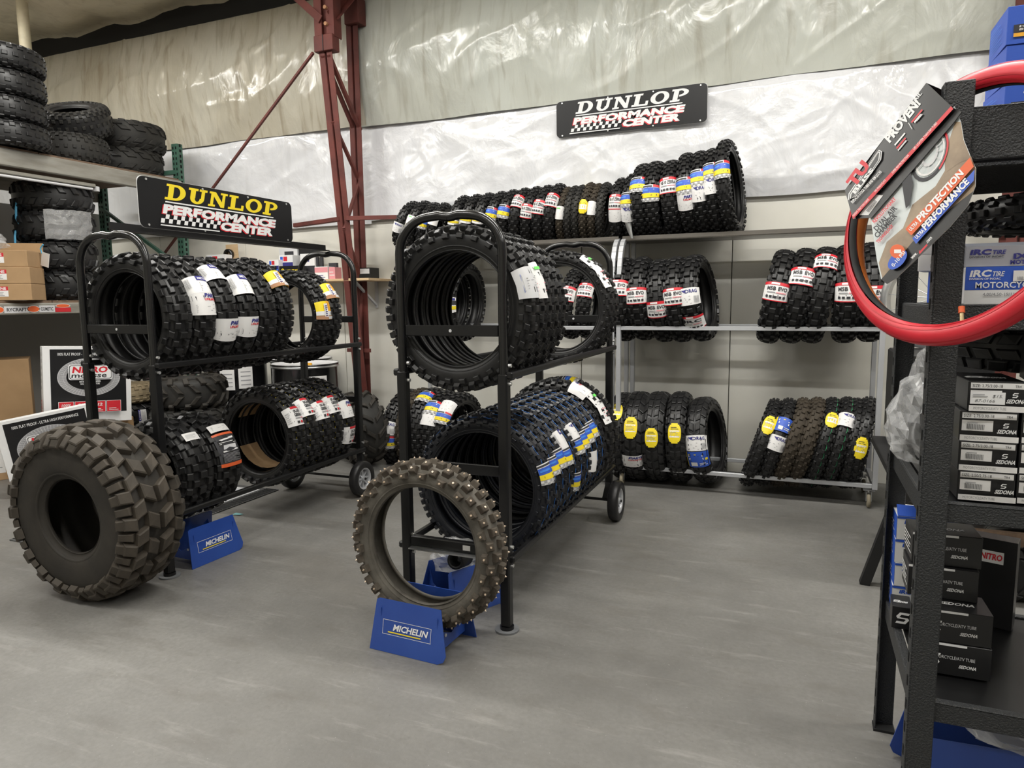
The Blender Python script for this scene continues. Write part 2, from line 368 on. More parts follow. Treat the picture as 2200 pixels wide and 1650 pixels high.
class Print:
    """flat print on a w x h sheet (origin lower left): rects, polygons and words, each a hair above the last"""
    def __init__(s, w_, h): s.w = w_; s.h = h; s.items = []; s.k = 0
    def rect(s, x0, y0, x1, y1, m, nu=1, nv=1): s.k += 1; s.items.append(('r', (x0, y0, x1, y1), m, s.k, nu, nv)); return s
    def poly(s, pts, m): s.k += 1; s.items.append(('p', pts, m, s.k)); return s
    def shape(s, vs, fs, x, y, h, m, width=None, shear=0.0, nat=1.0, rot=0.0, flat=False):
        sx = (width/nat) if width else h
        if not flat: s.k += 1
        ca, sa = cos(rot), sin(rot); out = []
        for p in vs:
            a, b = p[0]*sx + p[1]*h*shear, p[1]*h; out.append((x + a*ca - b*sa, y + a*sa + b*ca))
        s.items.append(('s', (out, fs), m, s.k)); return s
    def text(s, txt, x, y, h, m, width=None, shear=0.0, bold=0.02, rot=0.0):
        vs, fs, wd = text_shape(txt, bold); return s.shape(vs, fs, x, y, h, m, width, shear, wd, rot)
    def slab(s, txt, x, y, h, m, width=None, shear=0.0):
        vs, fs, wd = slab_letters(txt); s.k += 1
        for j, f in enumerate(fs):      # overlapping strokes: each a hair above the last
            s.shape([vs[i] for i in f], [tuple(range(len(f)))], x, y, h, m, width, shear, wd, flat=True); s.items[-1] = s.items[-1][:3] + (s.k + 0.12*(j % 16),)
        s.k += 2; return s
    def lines(s, x0, y0, x1, y1, n, m, fill=0.45):
        st = (y1-y0)/n
        for i in range(n):
            e = x1 - (x1-x0)*(0.0, 0.22, 0.1, 0.35, 0.05)[i % 5]; s.rect(x0, y0+i*st, e, y0+(i+fill)*st, m)
        return s
    def bars(s, x0, y0, x1, y1, n, m):
        st = (x1-x0)/n
        for i in range(n): s.rect(x0+i*st, y0, x0+(i+(0.3, 0.6, 0.4, 0.7)[i % 4])*st, y1, m)
        return s
    def into(s, mb, fn, lift=0.0004):
        """fn(x, y, k*lift) -> point"""
        for it in s.items:
            kind, g, m, k = it[:4]; e = k*lift
            if kind == 'r':
                x0, y0, x1, y1 = g; nu, nv = it[4], it[5]
                vs = [fn(x0+(x1-x0)*i/nu, y0+(y1-y0)*j/nv, e) for j in range(nv+1) for i in range(nu+1)]
                mb.add(vs, [(j*(nu+1)+i, j*(nu+1)+i+1, (j+1)*(nu+1)+i+1, (j+1)*(nu+1)+i) for j in range(nv) for i in range(nu)], m, nu > 1)
            elif kind == 'p': mb.add([fn(a, b, e) for a, b in g], [tuple(range(len(g)))], m)
            else: mb.add([fn(a, b, e) for a, b in g[0]], g[1], m)
        return mb
def flat_fn(T):
    """print lies in the local XZ plane of T, facing -Y"""
    return lambda x, y, e: T @ Vector((x, -e - 0.0004, y))
# ------------------------------------------------------------------ the room
WY = 5.75
X0, X1, Y0 = -10.5, 7.0, -6.0
fl = MB(); fl.box(((X0+X1)/2, (Y0+6.2)/2, -0.06), (X1-X0, 6.2-Y0, 0.12), 'concrete'); tag(fl.build('floor'), kind='structure')

def nz(x, y, z=0.0): return noise.noise(Vector((x, y, z)))
# back wall: painted sheet panels, seam by seam, below sheets of insulation facing
wb = MB(); wb.box(((X0+X1)/2, WY+0.16, 2.3), (X1-X0, 0.12, 4.6), 'grey_wall'); WB = tag(wb.build('wall_back'), kind='structure')
xs = [X0, -9.1, -7.8, -6.55, -5.35, -4.15, -2.95, -1.72, -0.50, 0.72, 1.94, 3.2, 4.5, 5.8, X1]
for a, b in zip(xs[:-1], xs[1:]):
    p = MB(); p.box(((a+b)/2, WY+0.05, 1.15), (b-a-0.006, 0.10, 2.30), 'cream_wall', bev=0.003); p.build('wall_panel', WB)

def sheet(name, xa, xb, za, zb, m, disp, nx, nz_, parent):
    mb = MB(); vs = []
    for j in range(nz_+1):
        for i in range(nx+1):
            x = xa+(xb-xa)*i/nx; z = za+(zb-za)*j/nz_; d, dz = disp(x, z, i/nx, j/nz_); vs.append((x, WY-d, z+dz))
    fs = [(j*(nx+1)+i, j*(nx+1)+i+1, (j+1)*(nx+1)+i+1, (j+1)*(nx+1)+i) for j in range(nz_) for i in range(nx)]
    mb.add(vs, fs, m, True); return mb.build(name, parent)
def crease(x, z, s): return max(0.0, 1.0-abs(nz(x*s, z*s, s*1.7))*5.0)**1.5
def ridge(x, z, s): return 1.0-abs(nz(x*s, z*s, s*3.1))*2.0
def crinkle(seed, amp, fine):
    def f(x, z, u, v):
        a = 0.5*nz(x*0.9+seed, z*1.1) + 0.28*ridge(x*1.0+z*0.8+seed, z*0.45-x*0.15, 1.9)
        a += 0.16*ridge(x*0.6-z*1.1+seed*2, z*0.8+x*0.3, 3.3) + fine*0.05*ridge(x-z*.5, z*1.3+seed, 6.0) + 0.13*crease(x*1.0+z*.55+seed, z*.8-x*.25, 1.5) + 0.07*crease(x*.8-z*.9+seed, z+x*.4, 2.6)
        edge = min(1.0, 5*u, 5*(1-u), 6*v+0.15, 6*(1-v)+0.15)
        return 0.035 + amp*(a*0.6+0.3)*max(0.12, edge), 0.012*nz(x*2.1, seed)*(1-v)
    return f
def billow(seed, amp):
    def f(x, z, u, v):
        s = sin(pi*min(1, max(0, v)))
        fold = 0.35*ridge(x*0.55-z*1.15+seed, z*0.30+x*0.25, 1.15) + 0.20*ridge(x*1.7+seed, z*0.35, 1.5) + 0.12*ridge(x*2.2+z*.4, z*.5+seed, 3.0) + 0.16*crease(x*.7-z*1.0+seed, z*.5+x*.3, 1.9) + 0.10*crease(x*1.3+seed, z*.6, 3.1)
        return 0.075 + amp*s*(0.5+0.5*nz(x*0.6+seed, z*0.7)) + amp*0.62*fold*(0.25+0.75*s), 0.02*nz(x*1.3+seed, 2.0)*(1-v)
    return f
CX = -3.79                                   # column line
sheet('plastic_sheet', X0, CX+0.02, 2.13, 3.10, 'white_poly', crinkle(1.3, 0.085, 1.0), 330, 80, WB)
sheet('plastic_sheet', CX-0.02, 1.25, 2.16, 3.08, 'white_poly', crinkle(4.7, 0.080, 1.0), 320, 80, WB)
sheet('plastic_sheet', 1.22, X1, 2.18, 3.08, 'white_poly', crinkle(8.2, 0.070, 1.0), 120, 30, WB)
sheet('insulation_blanket', X0, CX+0.03, 3.02, 4.22, 'old_vinyl', billow(2.1, 0.13), 300, 80, WB)
sheet('insulation_blanket', CX-0.03, 1.27, 3.00, 4.22, 'green_vinyl', billow(6.4, 0.10), 240, 80, WB)
sheet('insulation_blanket', 1.22, X1, 2.97, 4.22, 'old_vinyl', billow(9.4, 0.09), 120, 30, WB)

# roof blanket: sagging sheets between purlins
def roof_z(x, y): return 4.30 + (5.6-y)*0.085
c = MB(); nx, ny = 150, 90; vs = []
for j in range(ny+1):
    for i in range(nx+1):
        x = X0+(X1-X0)*i/nx; t = j/ny; y = 5.80-(5.80-Y0)*t**1.5
        bay = abs(((5.62-y)/1.5) % 1.0-0.5)*2
        sag = 0.16*(1-bay**2)*(0.7+0.6*nz(x*0.5, y*0.5)) + 0.05*ridge(x*0.9+y, y*0.5, 1.3) + 0.03*ridge(x*2+y*.5, y, 1.7)
        vs.append((x, y, roof_z(x, y)+0.12-sag))
c.add(vs, [(j*(nx+1)+i, j*(nx+1)+i+1, (j+1)*(nx+1)+i+1, (j+1)*(nx+1)+i) for j in range(ny) for i in range(nx)], 'roof_vinyl', True)
tag(c.build('ceiling'), kind='structure')
e = MB(); e.box(((X0+X1)/2, WY-0.02, 4.32), (X1-X0, 0.14, 0.24), 'black_matte'); tag(e.build('trim_1'), kind='structure')   # eave strut, coloured black to stand in for shade in the gap
for nm, cc, dd in (('wall_left', (X0-0.05, 0, 2.5), (0.1, 12.6, 5.0)), ('wall_right', (X1+0.05, 0, 2.5), (0.1, 12.6, 5.0)), ('wall_front', ((X0+X1)/2, Y0-0.05, 2.6), (X1-X0, 0.1, 5.2))):
    q = MB(); q.box(cc, dd, 'cream_wall'); tag(q.build(nm), kind='structure')

# strip lamps under the roof (out of frame): housing, two tubes, two hangers
for i, (x, y) in enumerate(LAMPS):
    t = thing('strip_lamp', 'white twin-tube strip lamp hanging under the roof blanket', 'lamp', (x, y, LAMP_Z), group='strip lamps under the roof')
    b = MB(); b.box((0, 0, 0.0), (2.4, 0.16, 0.06), 'lamp_body', bev=0.01); b.build('housing', t)
    for s in (-1, 1):
        g = MB(); g.tube([(-1.15, s*0.045, -0.048), (1.15, s*0.045, -0.048)], 0.014, 'lamp_glow', 8); g.build('lamp_tube', t)
        h = MB(); h.tube([(s*0.9, 0, 0.03), (s*0.9, 0, roof_z(x, y)-LAMP_Z+0.05)], 0.006, 'zinc', 6); h.build('hanger', t)

# ------------------------------------------------------------------ tapered lattice columns of the frame
def angle_bar(mb, a, b, sz, m='primer', up=(0, 0, 1), th=0.008):
    a = Vector(a); b = Vector(b); t = (b-a).normalized(); u = Vector(up); x = t.cross(u).normalized(); u = x.cross(t)
    mb.bar(a+u*sz/2, b+u*sz/2, th, sz, m, up=u); mb.bar(a+x*sz/2, b+x*sz/2, sz, th, m, up=u); return mb
def column(cx, label, mir=1, brace=True):
    t = thing('steel_column', label, 'column', (cx, 5.565, 0))
    zt = 3.52; yo = 0.0; yi0, yi1 = -0.03, -0.43          # inner chord leans away from the wall
    Y = lambda z: yi0+(yi1-yi0)*z/zt
    for s in (-1, 1):                                      # twin angles of each chord
        mb = MB(); a = Vector((s*0.012, Y(0), 0)); b = Vector((s*0.012, Y(zt), zt))
        mb.bar(a+Vector((s*0.026, 0, 0)), b+Vector((s*0.026, 0, 0)), 0.054, 0.008, 'primer', up=(0, -1, 0)); mb.bar(a+Vector((0, 0.03, 0)), b+Vector((0, 0.03, 0)), 0.008, 0.06, 'primer', up=(0, 1, 0)); mb.build('inner_chord', t)
        mb = MB(); a = Vector((s*0.012, yo, 0)); b = Vector((s*0.012, yo, 4.25))
        mb.bar(a+Vector((s*0.024, -.03, 0)), b+Vector((s*0.024, -.03, 0)), 0.05, 0.008, 'primer', up=(0, -1, 0)); mb.bar(a, b, 0.008, 0.06, 'primer', up=(0, 1, 0)); mb.build('outer_chord', t)
    zz = [0.35, 0.90, 1.55, 2.05, 2.50, 2.95, 3.48]
    for i, (z0, z1) in enumerate(zip(zz[:-1], zz[1:])):
        mb = MB(); a = (0, Y(z0) if i % 2 else yo, z0); b = (0, yo if i % 2 else Y(z1), z1)
        if i == 5:
            for s in (-1, 1): mb.bar(Vector((s*.03, yo, z0)), Vector((s*.03, Y(z1), z1)), 0.03, 0.03, 'primer')
        else: mb.bar(a, b, 0.03, 0.022, 'primer')
        mb.build('lacing_bar', t)
    mb = MB(); mb.box((0, Y(zt)+0.02, zt+0.05), (0.19, 0.10, 0.13), 'primer', bev=0.004); mb.box((0, Y(zt)-0.032, zt+0.05), (0.006, 0.006, 0.13), 'black_matte'); mb.build('splice_cap', t)
    mb = MB()
    for s in (-1, 1): mb.box((s*0.062, Y(zt)+0.0, zt+0.60), (0.075, 0.012, 1.0), 'primer'); mb.box((s*0.095, Y(zt)+0.05, zt+0.60), (0.010, 0.10, 1.0), 'primer')
    mb.box((0, Y(zt)+0.04, zt+0.6), (0.12, 0.01, 1.0), 'primer'); mb.build('haunch_post', t)
    for z in (0.20, 0.33): b = MB(); b.cyl((0.03, Y(zt)-0.03, zt+z), 0.016, 0.05, 'rust_tan', axis=1, n=8); b.build('bolt', t)
    # knee braces and the haunch back to the wall
    b = MB(); angle_bar(b, (-0.04, Y(zt)-0.02, zt+0.22), (-0.86, -0.42, zt+0.95), 0.06); b.build('knee_brace', t)
    b = MB(); angle_bar(b, (0.05, Y(zt)+0.03, zt+0.24), (0.05, yo+0.02, zt+0.66), 0.075); b.build('knee_brace', t)
    b = MB(); b.box((0.03, yo-0.02, 3.96), (0.15, 0.12, 0.22), 'primer', bev=0.004); b.box((0.03, -.25, 4.12), (0.10, 0.5, 0.05), 'primer'); b.build('gusset', t)
    # flange braces from the wall girt
    for s in (-1, 1):
        b = MB(); angle_bar(b, (s*0.04, Y(2.12)-0.01, 2.12), (s*0.80, 0.03, 2.13), 0.035); b.build('flange_brace', t)
    b = MB(); b.box((0, Y(.65)-0.005, 0.95), (0.26, 0.012, 0.035), 'primer'); b.build('batten_plate', t)
    b = MB(); b.box((0, -0.03, 0.008), (0.26, 0.26, 0.016), 'primer'); b.build('base_plate', t)
    return t
col = column(CX, 'tapered rust-red lattice column beside the plain shelf of boxes and parts')
# diagonal tie rod from the column head down to the next bay
tr = MB(); p0 = Vector((CX-0.10, 5.10, 3.50)); p1 = onY(453, 410, 5.41); p2 = p0 + (p1-p0)*1.6
tr.bar(p0, p2, 0.020, 0.020, 'primer'); tag(tr.build('tie_rod'), 'thin red-brown diagonal tie rod crossing the wall sheeting', 'tie rod')
c2 = column(1.26, 'rust-red lattice column seen behind the black steel shelving')
b = MB(); b.bar((0.95, 5.62, 3.62), (1.24, 5.60, 3.62), 0.05, 0.05, 'primer'); b.build('girt_clip', None).parent = c2; c2.children[-1].matrix_parent_inverse = c2.matrix_basis.inverted()
b = MB(); b.bar((-0.25, -0.15, 1.92), (1.2, -0.15, 1.92), 0.03, 0.05, 'primer'); b.build('cross_strut', c2)
# ------------------------------------------------------------------ tires
# spec: R carcass crown radius, rb bead radius, w width, p squareness (1 round .. 0.5 square), kh knob height, tread pattern
SPEC = {}
def spec(name, R, rb, w_, p, kh, N, rows, rub='rubber', lug=None, tb=138, line=None):
    SPEC[name] = dict(R=R, rb=rb, w=w_, p=p, kh=kh, N=N, rows=rows, rub=rub, lug=lug or rub, tb=tb, line=line)
class Prof:
    def __init__(s, q):
        s.q = q; s.tb = radians(q['tb']); s.hw = q['w']/2
        # r = rc + hh*g(cos t): crown at R, bead at rb
        g = lambda c: math.copysign(abs(c)**q['p'], c)
        s.hh = (q['R']-q['rb'])/(1-g(cos(s.tb))); s.rc = q['R']-s.hh
    def pt(s, t, off=0.0):
        p = s.q['p']; g = lambda c: math.copysign(abs(c)**p, c)
        e = 1e-3
        f = lambda t: (s.hw*g(sin(t)), s.rc+s.hh*g(cos(t)))
        a = f(t)
        if off or True:
            b0, b1 = f(t-e), f(t+e); ta, tr_ = b1[0]-b0[0], b1[1]-b0[1]; l = hypot(ta, tr_) or 1e-9
            ta /= l; tr_ /= l; na, nr = -tr_, ta
            if na*sin(t)+nr*cos(t) < 0: na, nr = -na, -nr
        return a[0]+na*off, a[1]+nr*off, ta, tr_, na, nr
def wheel_pt(a, r, phi): return (a, -r*cos(phi), r*sin(phi))      # phi 0 faces -Y, 90 deg is up
_tm = {}
def lug_faces(): return [(0,1,5,4),(1,2,6,5),(2,3,7,6),(3,0,4,7),(4,5,9,8),(5,6,10,9),(6,7,11,10),(7,4,8,11),(8,9,10,11)]
def lug_verts(P, t, phi, cl, lw, kh, skew=0.0, sink=0.004, taper=0.86):
    """12 points of one tread block; cl along the circumference, lw across (metres)"""
    a, r, ta, tr_, na, nr = P.pt(t)
    def at(u, v, h):   # u across, v along, h out
        aa = a+ta*u+na*h; rr = r+tr_*u+nr*h; return wheel_pt(aa, rr, phi+(v+skew*u)/max(0.05, r))
    out = []
    for h, k in ((-sink, 1.06), (kh*0.86, 0.5+taper*0.5), (kh, taper*0.86)):
        for su, sv in ((-1, -1), (1, -1), (1, 1), (-1, 1)): out.append(at(su*lw/2*k, sv*cl/2*k, h))
    return out
def tire_mesh(kind):
    if kind in _tm: return _tm[kind]
    q = SPEC[kind]; P = Prof(q); zc = q['R']+q['kh']
    T = Matrix.Translation((0, 0, zc))
    n = 64; mb = MB(); K = 22
    prof = [P.pt(-P.tb+2*P.tb*i/K)[:2] for i in range(K+1)]
    inner = [P.pt(P.tb-2*P.tb*i/K, -0.007 if q['w'] < .17 else -0.012)[:2] for i in range(K+1)]
    b1 = prof[-1]; b0 = prof[0]; bw = 0.012
    full = [(b0[1]-0.004, b0[0]-0.004)] + [(r, a) for a, r in prof] + [(b1[1]-0.006, b1[0]+0.003), (b1[1]-0.009, b1[0]-bw*0.6)] + [(r, a) for a, r in inner] + [(b0[1]-0.009, b0[0]+bw*0.6), (b0[1]-0.004, b0[0]-0.004)]
    mb.lathe(full, q['rub'], n, T, axis=0)
    for s in (-1, 1):                              # rim-protector ring on each sidewall
        t0 = s*radians(118); pr = [P.pt(t0+s*radians(d), h)[:2] for d, h in ((-5, -.001), (-2, .0025), (2, .0025), (5, -.001))]
        mb.lathe([(r, a) for a, r in (pr if s > 0 else pr[::-1])], q['rub'], n, T, axis=0)
    car = mb.mesh('carcass')
    tr_ = MB(); P2 = P
    for i in range(q['N']):
        ph = 2*pi*i/q['N']
        for row in q['rows']:
            t, cl, lw = row[0], row[1], row[2]; off = row[3] if len(row) > 3 else 0.0; sk = row[4] if len(row) > 4 else 0.0; hs = row[5] if len(row) > 5 else 1.0; ev = row[6] if len(row) > 6 else None
            if ev is not None and i % 2 != ev: continue
            for s in ((1, -1) if t else (1,)):
                o = off if (s > 0 or not t) else off + (0.0 if len(row) > 7 and row[7] else 0.0)
                tr_.add(lug_verts(P, s*radians(t), ph+o*2*pi/q['N'], cl, lw, q['kh']*hs, sk*s), lug_faces(), q['lug'], False, T)
    if q['line']:                                  # coloured moulding line wandering between the blocks
        for ln in (q['line'] if isinstance(q['line'], list) else [q['line']]):
            m, td = ln; NN = q['N']*2; vs = []; fs = []
            for i in range(NN):
                t = radians(td + (3.5 if i % 2 else -3.5)); ph = 2*pi*i/NN
                for d in (-1, 1):
                    a, r, ta, rr, na, nr = P.pt(t); vs.append(wheel_pt(a+ta*d*0.0011+na*0.0028, r+rr*d*.0011+nr*0.0028, ph))
            for i in range(NN): j = (i+1) % NN; fs.append((2*i, 2*i+1, 2*j+1, 2*j))
            tr_.add(vs, fs, m, False, T)
    trd = tr_.mesh('tread'); _tm[kind] = (car, trd, P, zc); return _tm[kind]

# motocross / enduro knobbies
MXR = [(0, .026, .040, 0.0), (17, .024, .030, .5), (46, .026, .028, 0.0, .15), (80, .026, .020, .5, 0, .9)]
spec('mx_front', .332, .262, .080, .92, .014, 30, [(15, .021, .017, 0), (40, .021, .017, .5, .2), (64, .022, .016, 0), (88, .022, .012, .5, 0, .7)])
spec('mx_rear', .325, .240, .104, .88, .016, 28, [(0, .026, .036, 0), (24, .024, .026, .5), (48, .026, .024, 0, .2), (76, .027, .020, .5, 0, .9)])
spec('mx_rear_wide', .318, .235, .128, .84, .018, 22, [(0, .034, .046, 0), (26, .032, .030, .5), (50, .036, .030, 0, .25), (76, .036, .026, .5, 0, .9)])
spec('mx_blue', .333, .264, .080, .92, .014, 30, [(15, .021, .017, 0), (40, .021, .017, .5, .2), (64, .022, .016, 0), (88, .022, .012, .5, 0, .7)], rub='rubber_blue', line=[('blue_light', -27)])
spec('mx_line', .290, .215, .104, .88, .015, 26, [(0, .026, .036, 0), (22, .024, .028, .5), (47, .026, .028, 0, .2), (78, .027, .022, .5, 0, .9)], line=[('yellow', 34), ('yellow', -34)])
spec('mx_mid', .292, .222, .110, .9, .015, 26, [(0, .026, .036, 0), (22, .024, .028, .5), (47, .026, .028, 0, .2), (78, .027, .022, .5, 0, .9)])
spec('atv_knob', .272, .165, .172, .72, .019, 20, [(0, .038, .046, 0), (22, .036, .034, .5), (46, .038, .034, 0), (70, .036, .030, .5), (92, .03, .024, 0, 0, .8)])
spec('scoot', .215, .150, .074, .9, .012, 22, [(0, .022, .026, 0), (28, .020, .018, .5), (54, .021, .016, 0, .15), (82, .021, .012, .5, 0, .8)])
spec('scoot_brown', .210, .150, .050, .95, .009, 30, [(0, .016, .016, 0), (34, .016, .012, .5), (64, .016, .011, 0), (88, .014, .009, .5, 0, .8)], rub='rubber_brown')
spec('scoot_dark', .208, .148, .050, .95, .009, 30, [(0, .016, .016, 0), (34, .016, .012, .5), (64, .016, .011, 0), (88, .014, .009, .5, 0, .8)], rub='rubber_grey')
spec('adv', .318, .235, .125, .8, .010, 30, [(14, .040, .030, 0, .3), (46, .042, .036, .5, -.25), (82, .034, .020, 0, 0, .8)])
spec('adv_big', .330, .232, .150, .76, .009, 26, [(13, .060, .034, 0, .5), (44, .062, .042, .5, -.4), (78, .045, .030, 0, 0, .8)])
spec('trail', .300, .235, .086, .92, .010, 34, [(0, .023, .021, 0), (30, .023, .016, .5), (58, .023, .014, 0), (84, .02, .011, .5, 0, .7)])
spec('trail_green', .300, .235, .086, .92, .010, 34, [(0, .023, .021, 0), (30, .023, .016, .5), (58, .023, .014, 0), (84, .02, .011, .5, 0, .7)], line=('green_dark', 13))
spec('trail_grey', .300, .235, .086, .92, .010, 34, [(0, .023, .021, 0), (30, .023, .016, .5), (58, .023, .014, 0), (84, .02, .011, .5, 0, .7)], rub='rubber_brown')
# ATV / UTV rubber
CHEV = [(16, .050, .060, 0, .55, 1, None), (50, .046, .052, .5, .45), (82, .044, .034, .1, 0, .9)]
spec('atv_stack', .310, .150, .235, .62, .015, 18, CHEV, rub='rubber')
spec('atv_flat', .300, .150, .23, .6, .008, 26, [(12, .030, .046, 0, .7), (38, .030, .044, .5, -.7), (64, .03, .036, 0, .6), (90, .03, .04, .5, 0, .8)], rub='rubber_brown')
spec('atv_arrow', .335, .165, .25, .62, .013, 16, [(14, .075, .045, 0, 1.0), (42, .070, .050, .5, .9), (74, .060, .05, .15, .2), (100, .05, .04, .15, 0, .7)], rub='rubber_grey')
spec('atv_turf', .300, .150, .24, .62, .010, 30, [(0, .026, .030, 0), (20, .026, .030, .5), (40, .026, .030, 0), (60, .026, .030, .5), (82, .026, .034, 0, 0, .9)], rub='rubber_grey')
spec('atv_rib', .320, .17, .17, .6, .008, 28, [(0, .040, .030, 0), (28, .040, .030, .5), (54, .040, .03, 0), (80, .044, .024, .5)], rub='rubber')
spec('atv_mud', .300, .150, .24, .62, .022, 14, [(14, .040, .075, 0, .8), (54, .044, .070, .5, .3), (88, .046, .05, .5, 0, .9)], rub='rubber_grey', lug='rubber_mud')
spec('caster_big', .125, .078, .075, .6, .001, 1, [(18, .0005, .0005)])

def T_tire(c, yaw=0.0, lean=0.0, pitch=0.0):
    return Matrix.Translation(Vector(c)) @ Matrix.Rotation(yaw, 4, 'Z') @ Matrix.Rotation(pitch, 4, 'X') @ Matrix.Rotation(lean, 4, 'Y')

# paper wraps: designs laid out on a unit sheet (x across the tread, y up along it)
def design(kind, arg=''):
    p = Print(1, 1); B = lambda x0, y0, x1, y1, m: p.rect(x0, y0, x1, y1, m, 8, 2)
    if kind == 'irc':
        B(0, 0, 1, 1, 'paper'); B(0, .84, 1, 1, 'red'); B(.30, .87, .55, .97, 'paper'); B(0, 0, 1, .05, 'red')
        p.text(arg, .18, .56, .20, 'ink', width=.66, bold=.03); B(.20, .42, .48, .48, 'grey_print'); B(.50, .42, .82, .48, 'pink')
        for i in range(5): B(.18+i*.135, .16, .27+i*.135, .28, 'ink')
    elif kind == 'gek':
        B(0, 0, 1, 1, 'paper'); B(.35, .88, 1, 1, 'red'); p.text('iX-09W', .42, .66, .16, 'ink', width=.4, bold=.03); p.text('GEKKOTA', .38, .46, .16, 'ink', width=.5, bold=.04)
        B(.38, .34, .58, .40, 'grey_print'); B(.60, .34, .90, .40, 'pink')
        for i in range(4): B(.4+i*.13, .1, .49+i*.13, .22, 'red' if i % 2 else 'ink')
        p.lines(.06, .2, .22, .8, 6, 'paper_grey')
    elif kind == 'dun':
        B(0, 0, 1, 1, 'paper'); B(0, .86, .62, .95, 'ink'); B(.66, .86, 1, 1, 'red'); B(0, .50, 1, .82, 'blue_print'); B(.05, .62, .45, .72, 'blue_light'); p.poly([(.5, .52), (.7, .74), (.9, .52)], 'paper')
        B(0, .24, 1, .50, 'yellow'); p.rect(.15, .33, .55, .42, 'ink'); p.rect(.6, .33, .85, .42, 'ink')
        for i in range(10): B(i*.1, (.0, .1)[i % 2], i*.1+.1, (.1, .2)[i % 2], 'grey_print')
    elif kind == 'dunp':
        B(0, 0, 1, 1, 'paper'); B(.05, .8, .95, .95, 'navy'); B(0, .5, 1, .78, 'ink'); p.rect(.1, .6, .8, .7, 'orange_red'); B(0, .2, 1, .42, 'yellow'); p.rect(.1, .27, .7, .35, 'navy'); p.lines(.1, .03, .9, .18, 2, 'grey_print')
    elif kind == 'drag':
        B(0, 0, 1, 1, 'paper'); p.poly([(.28, .88), (.42, .70), (.46, .88)], 'navy'); p.text('DRAG', .44, .70, .20, 'navy', width=.42, bold=.02)
        p.lines(.12, .1, .6, .6, 5, 'grey_print', .25); p.bars(.7, .12, .92, .5, 9, 'grey_print')
    elif kind == 'parts':
        B(0, 0, 1, 1, 'paper'); p.text('PARTS', .45, .74, .16, 'navy', width=.46, bold=.05, shear=.15); p.text('UNLIMITED', .43, .60, .10, 'red', width=.48, bold=.03, shear=.15)
        p.lines(.15, .1, .75, .5, 5, 'grey_print', .22); p.bars(.80, .12, .94, .45, 6, 'grey_print')
    elif kind == 'metz':
        B(0, 0, 1, 1, 'paper'); B(.42, .72, 1, 1, 'navy'); p.text('METZELER', .47, .80, .12, 'paper', width=.46, bold=.02); p.lines(.45, .1, .95, .66, 6, 'grey_print', .3); p.bars(.06, .3, .2, .85, 5, 'grey_print')
    elif kind == 'orange':
        B(0, 0, 1, 1, 'yellow'); B(.5, .45, 1, 1, 'orange'); p.lines(.55, .55, .95, .9, 4, 'orange_red'); B(0, .22, 1, .45, 'paper'); p.bars(.65, .26, .92, .38, 9, 'ink'); B(0, 0, 1, .20, 'rust_tan'); B(.5, .03, .9, .17, 'paper_grey'); p.rect(.34, .15, .5, .85, 'paper'); p.lines(.37, .2, .47, .8, 6, 'navy')
    elif kind == 'oval':
        for q in range(14):
            y = (q+.5)/14; hw = .42*(1-abs(2*y-1)**2.6)**.5; p.rect(.5-hw, q/14, .5+hw, (q+1)/14, 'yellow', 6, 1); p.k -= 1
        p.k += 1
        p.rect(.20, .30, .80, .64, 'paper', 6, 1); p.lines(.26, .34, .74, .60, 4, 'grey_print', .3); p.lines(.3, .70, .7, .86, 2, 'ink', .3)
    elif kind == 'blue':
        B(0, 0, 1, 1, 'blue_print'); B(0, 0, .14, 1, 'yellow'); p.rect(.22, .80, .5, .85, 'yellow'); p.rect(.22, .70, .70, .77, 'paper'); p.rect(.25, .5, .72, .62, 'paper'); p.rect(.78, .46, .9, .60, 'yellow'); p.rect(.3, .1, .5, .35, 'paper'); p.lines(.55, .15, .85, .35, 2, 'paper')
    elif kind == 'bag':
        B(0, 0, 1, 1, 'paper_grey'); p.rect(.15, .2, .7, .8, 'blue_print'); p.rect(.18, .23, .67, .77, 'paper_grey'); p.lines(.25, .3, .6, .7, 5, 'grey_print', .25); p.rect(.8, .7, .95, .9, 'green')
    elif kind == 'hang':
        B(0, 0, 1, 1, 'paper'); p.lines(.2, .1, .8, .5, 4, 'pink', .22); p.lines(.2, .55, .8, .7, 2, 'grey_print', .25); p.rect(.3, .78, .55, .86, 'green')
    elif kind == 'swag':
        B(0, 0, 1, 1, 'ink'); B(0, .93, 1, 1, 'orange_red'); B(0, 0, 1, .10, 'orange_red'); p.poly([(.2, .80), (.8, .86), (.78, .80), (.3, .76)], 'paper'); p.lines(.15, .66, .85, .74, 2, 'paper', .4); p.poly([(.25, .5), (.75, .5), (.78, .62), (.3, .62)], 'paper_grey'); p.poly([(.2, .42), (.8, .44), (.82, .48), (.2, .46)], 'paper'); p.lines(.15, .14, .85, .40, 8, 'grey_print', .3)
    else:
        B(0, 0, 1, 1, 'paper'); p.lines(.15, .15, .8, .8, 6, 'grey_print', .25)
    return p
_lm = {}
def label_mesh(kind, tk, arg, span, ph, width):
    key = (kind, tk, arg, round(span, 3), round(ph, 2), width)
    if key not in _lm:
        car, trd, P, zc = tire_mesh(tk); mb = MB(); q = SPEC[tk]; kh = q['kh']+0.002; tm = radians(width)
        rr = q['R']+kh
        def fn(x, y, e):
            a, r, *_ = P.pt((x*2-1)*tm, kh+e); p = wheel_pt(a, r, ph+(y-.5)*span/rr); return (p[0], p[1], p[2]+zc)
        design(kind, arg).into(mb, fn, 0.0004); _lm[key] = mb.mesh('paper_label')
    return _lm[key]
_rm = {}
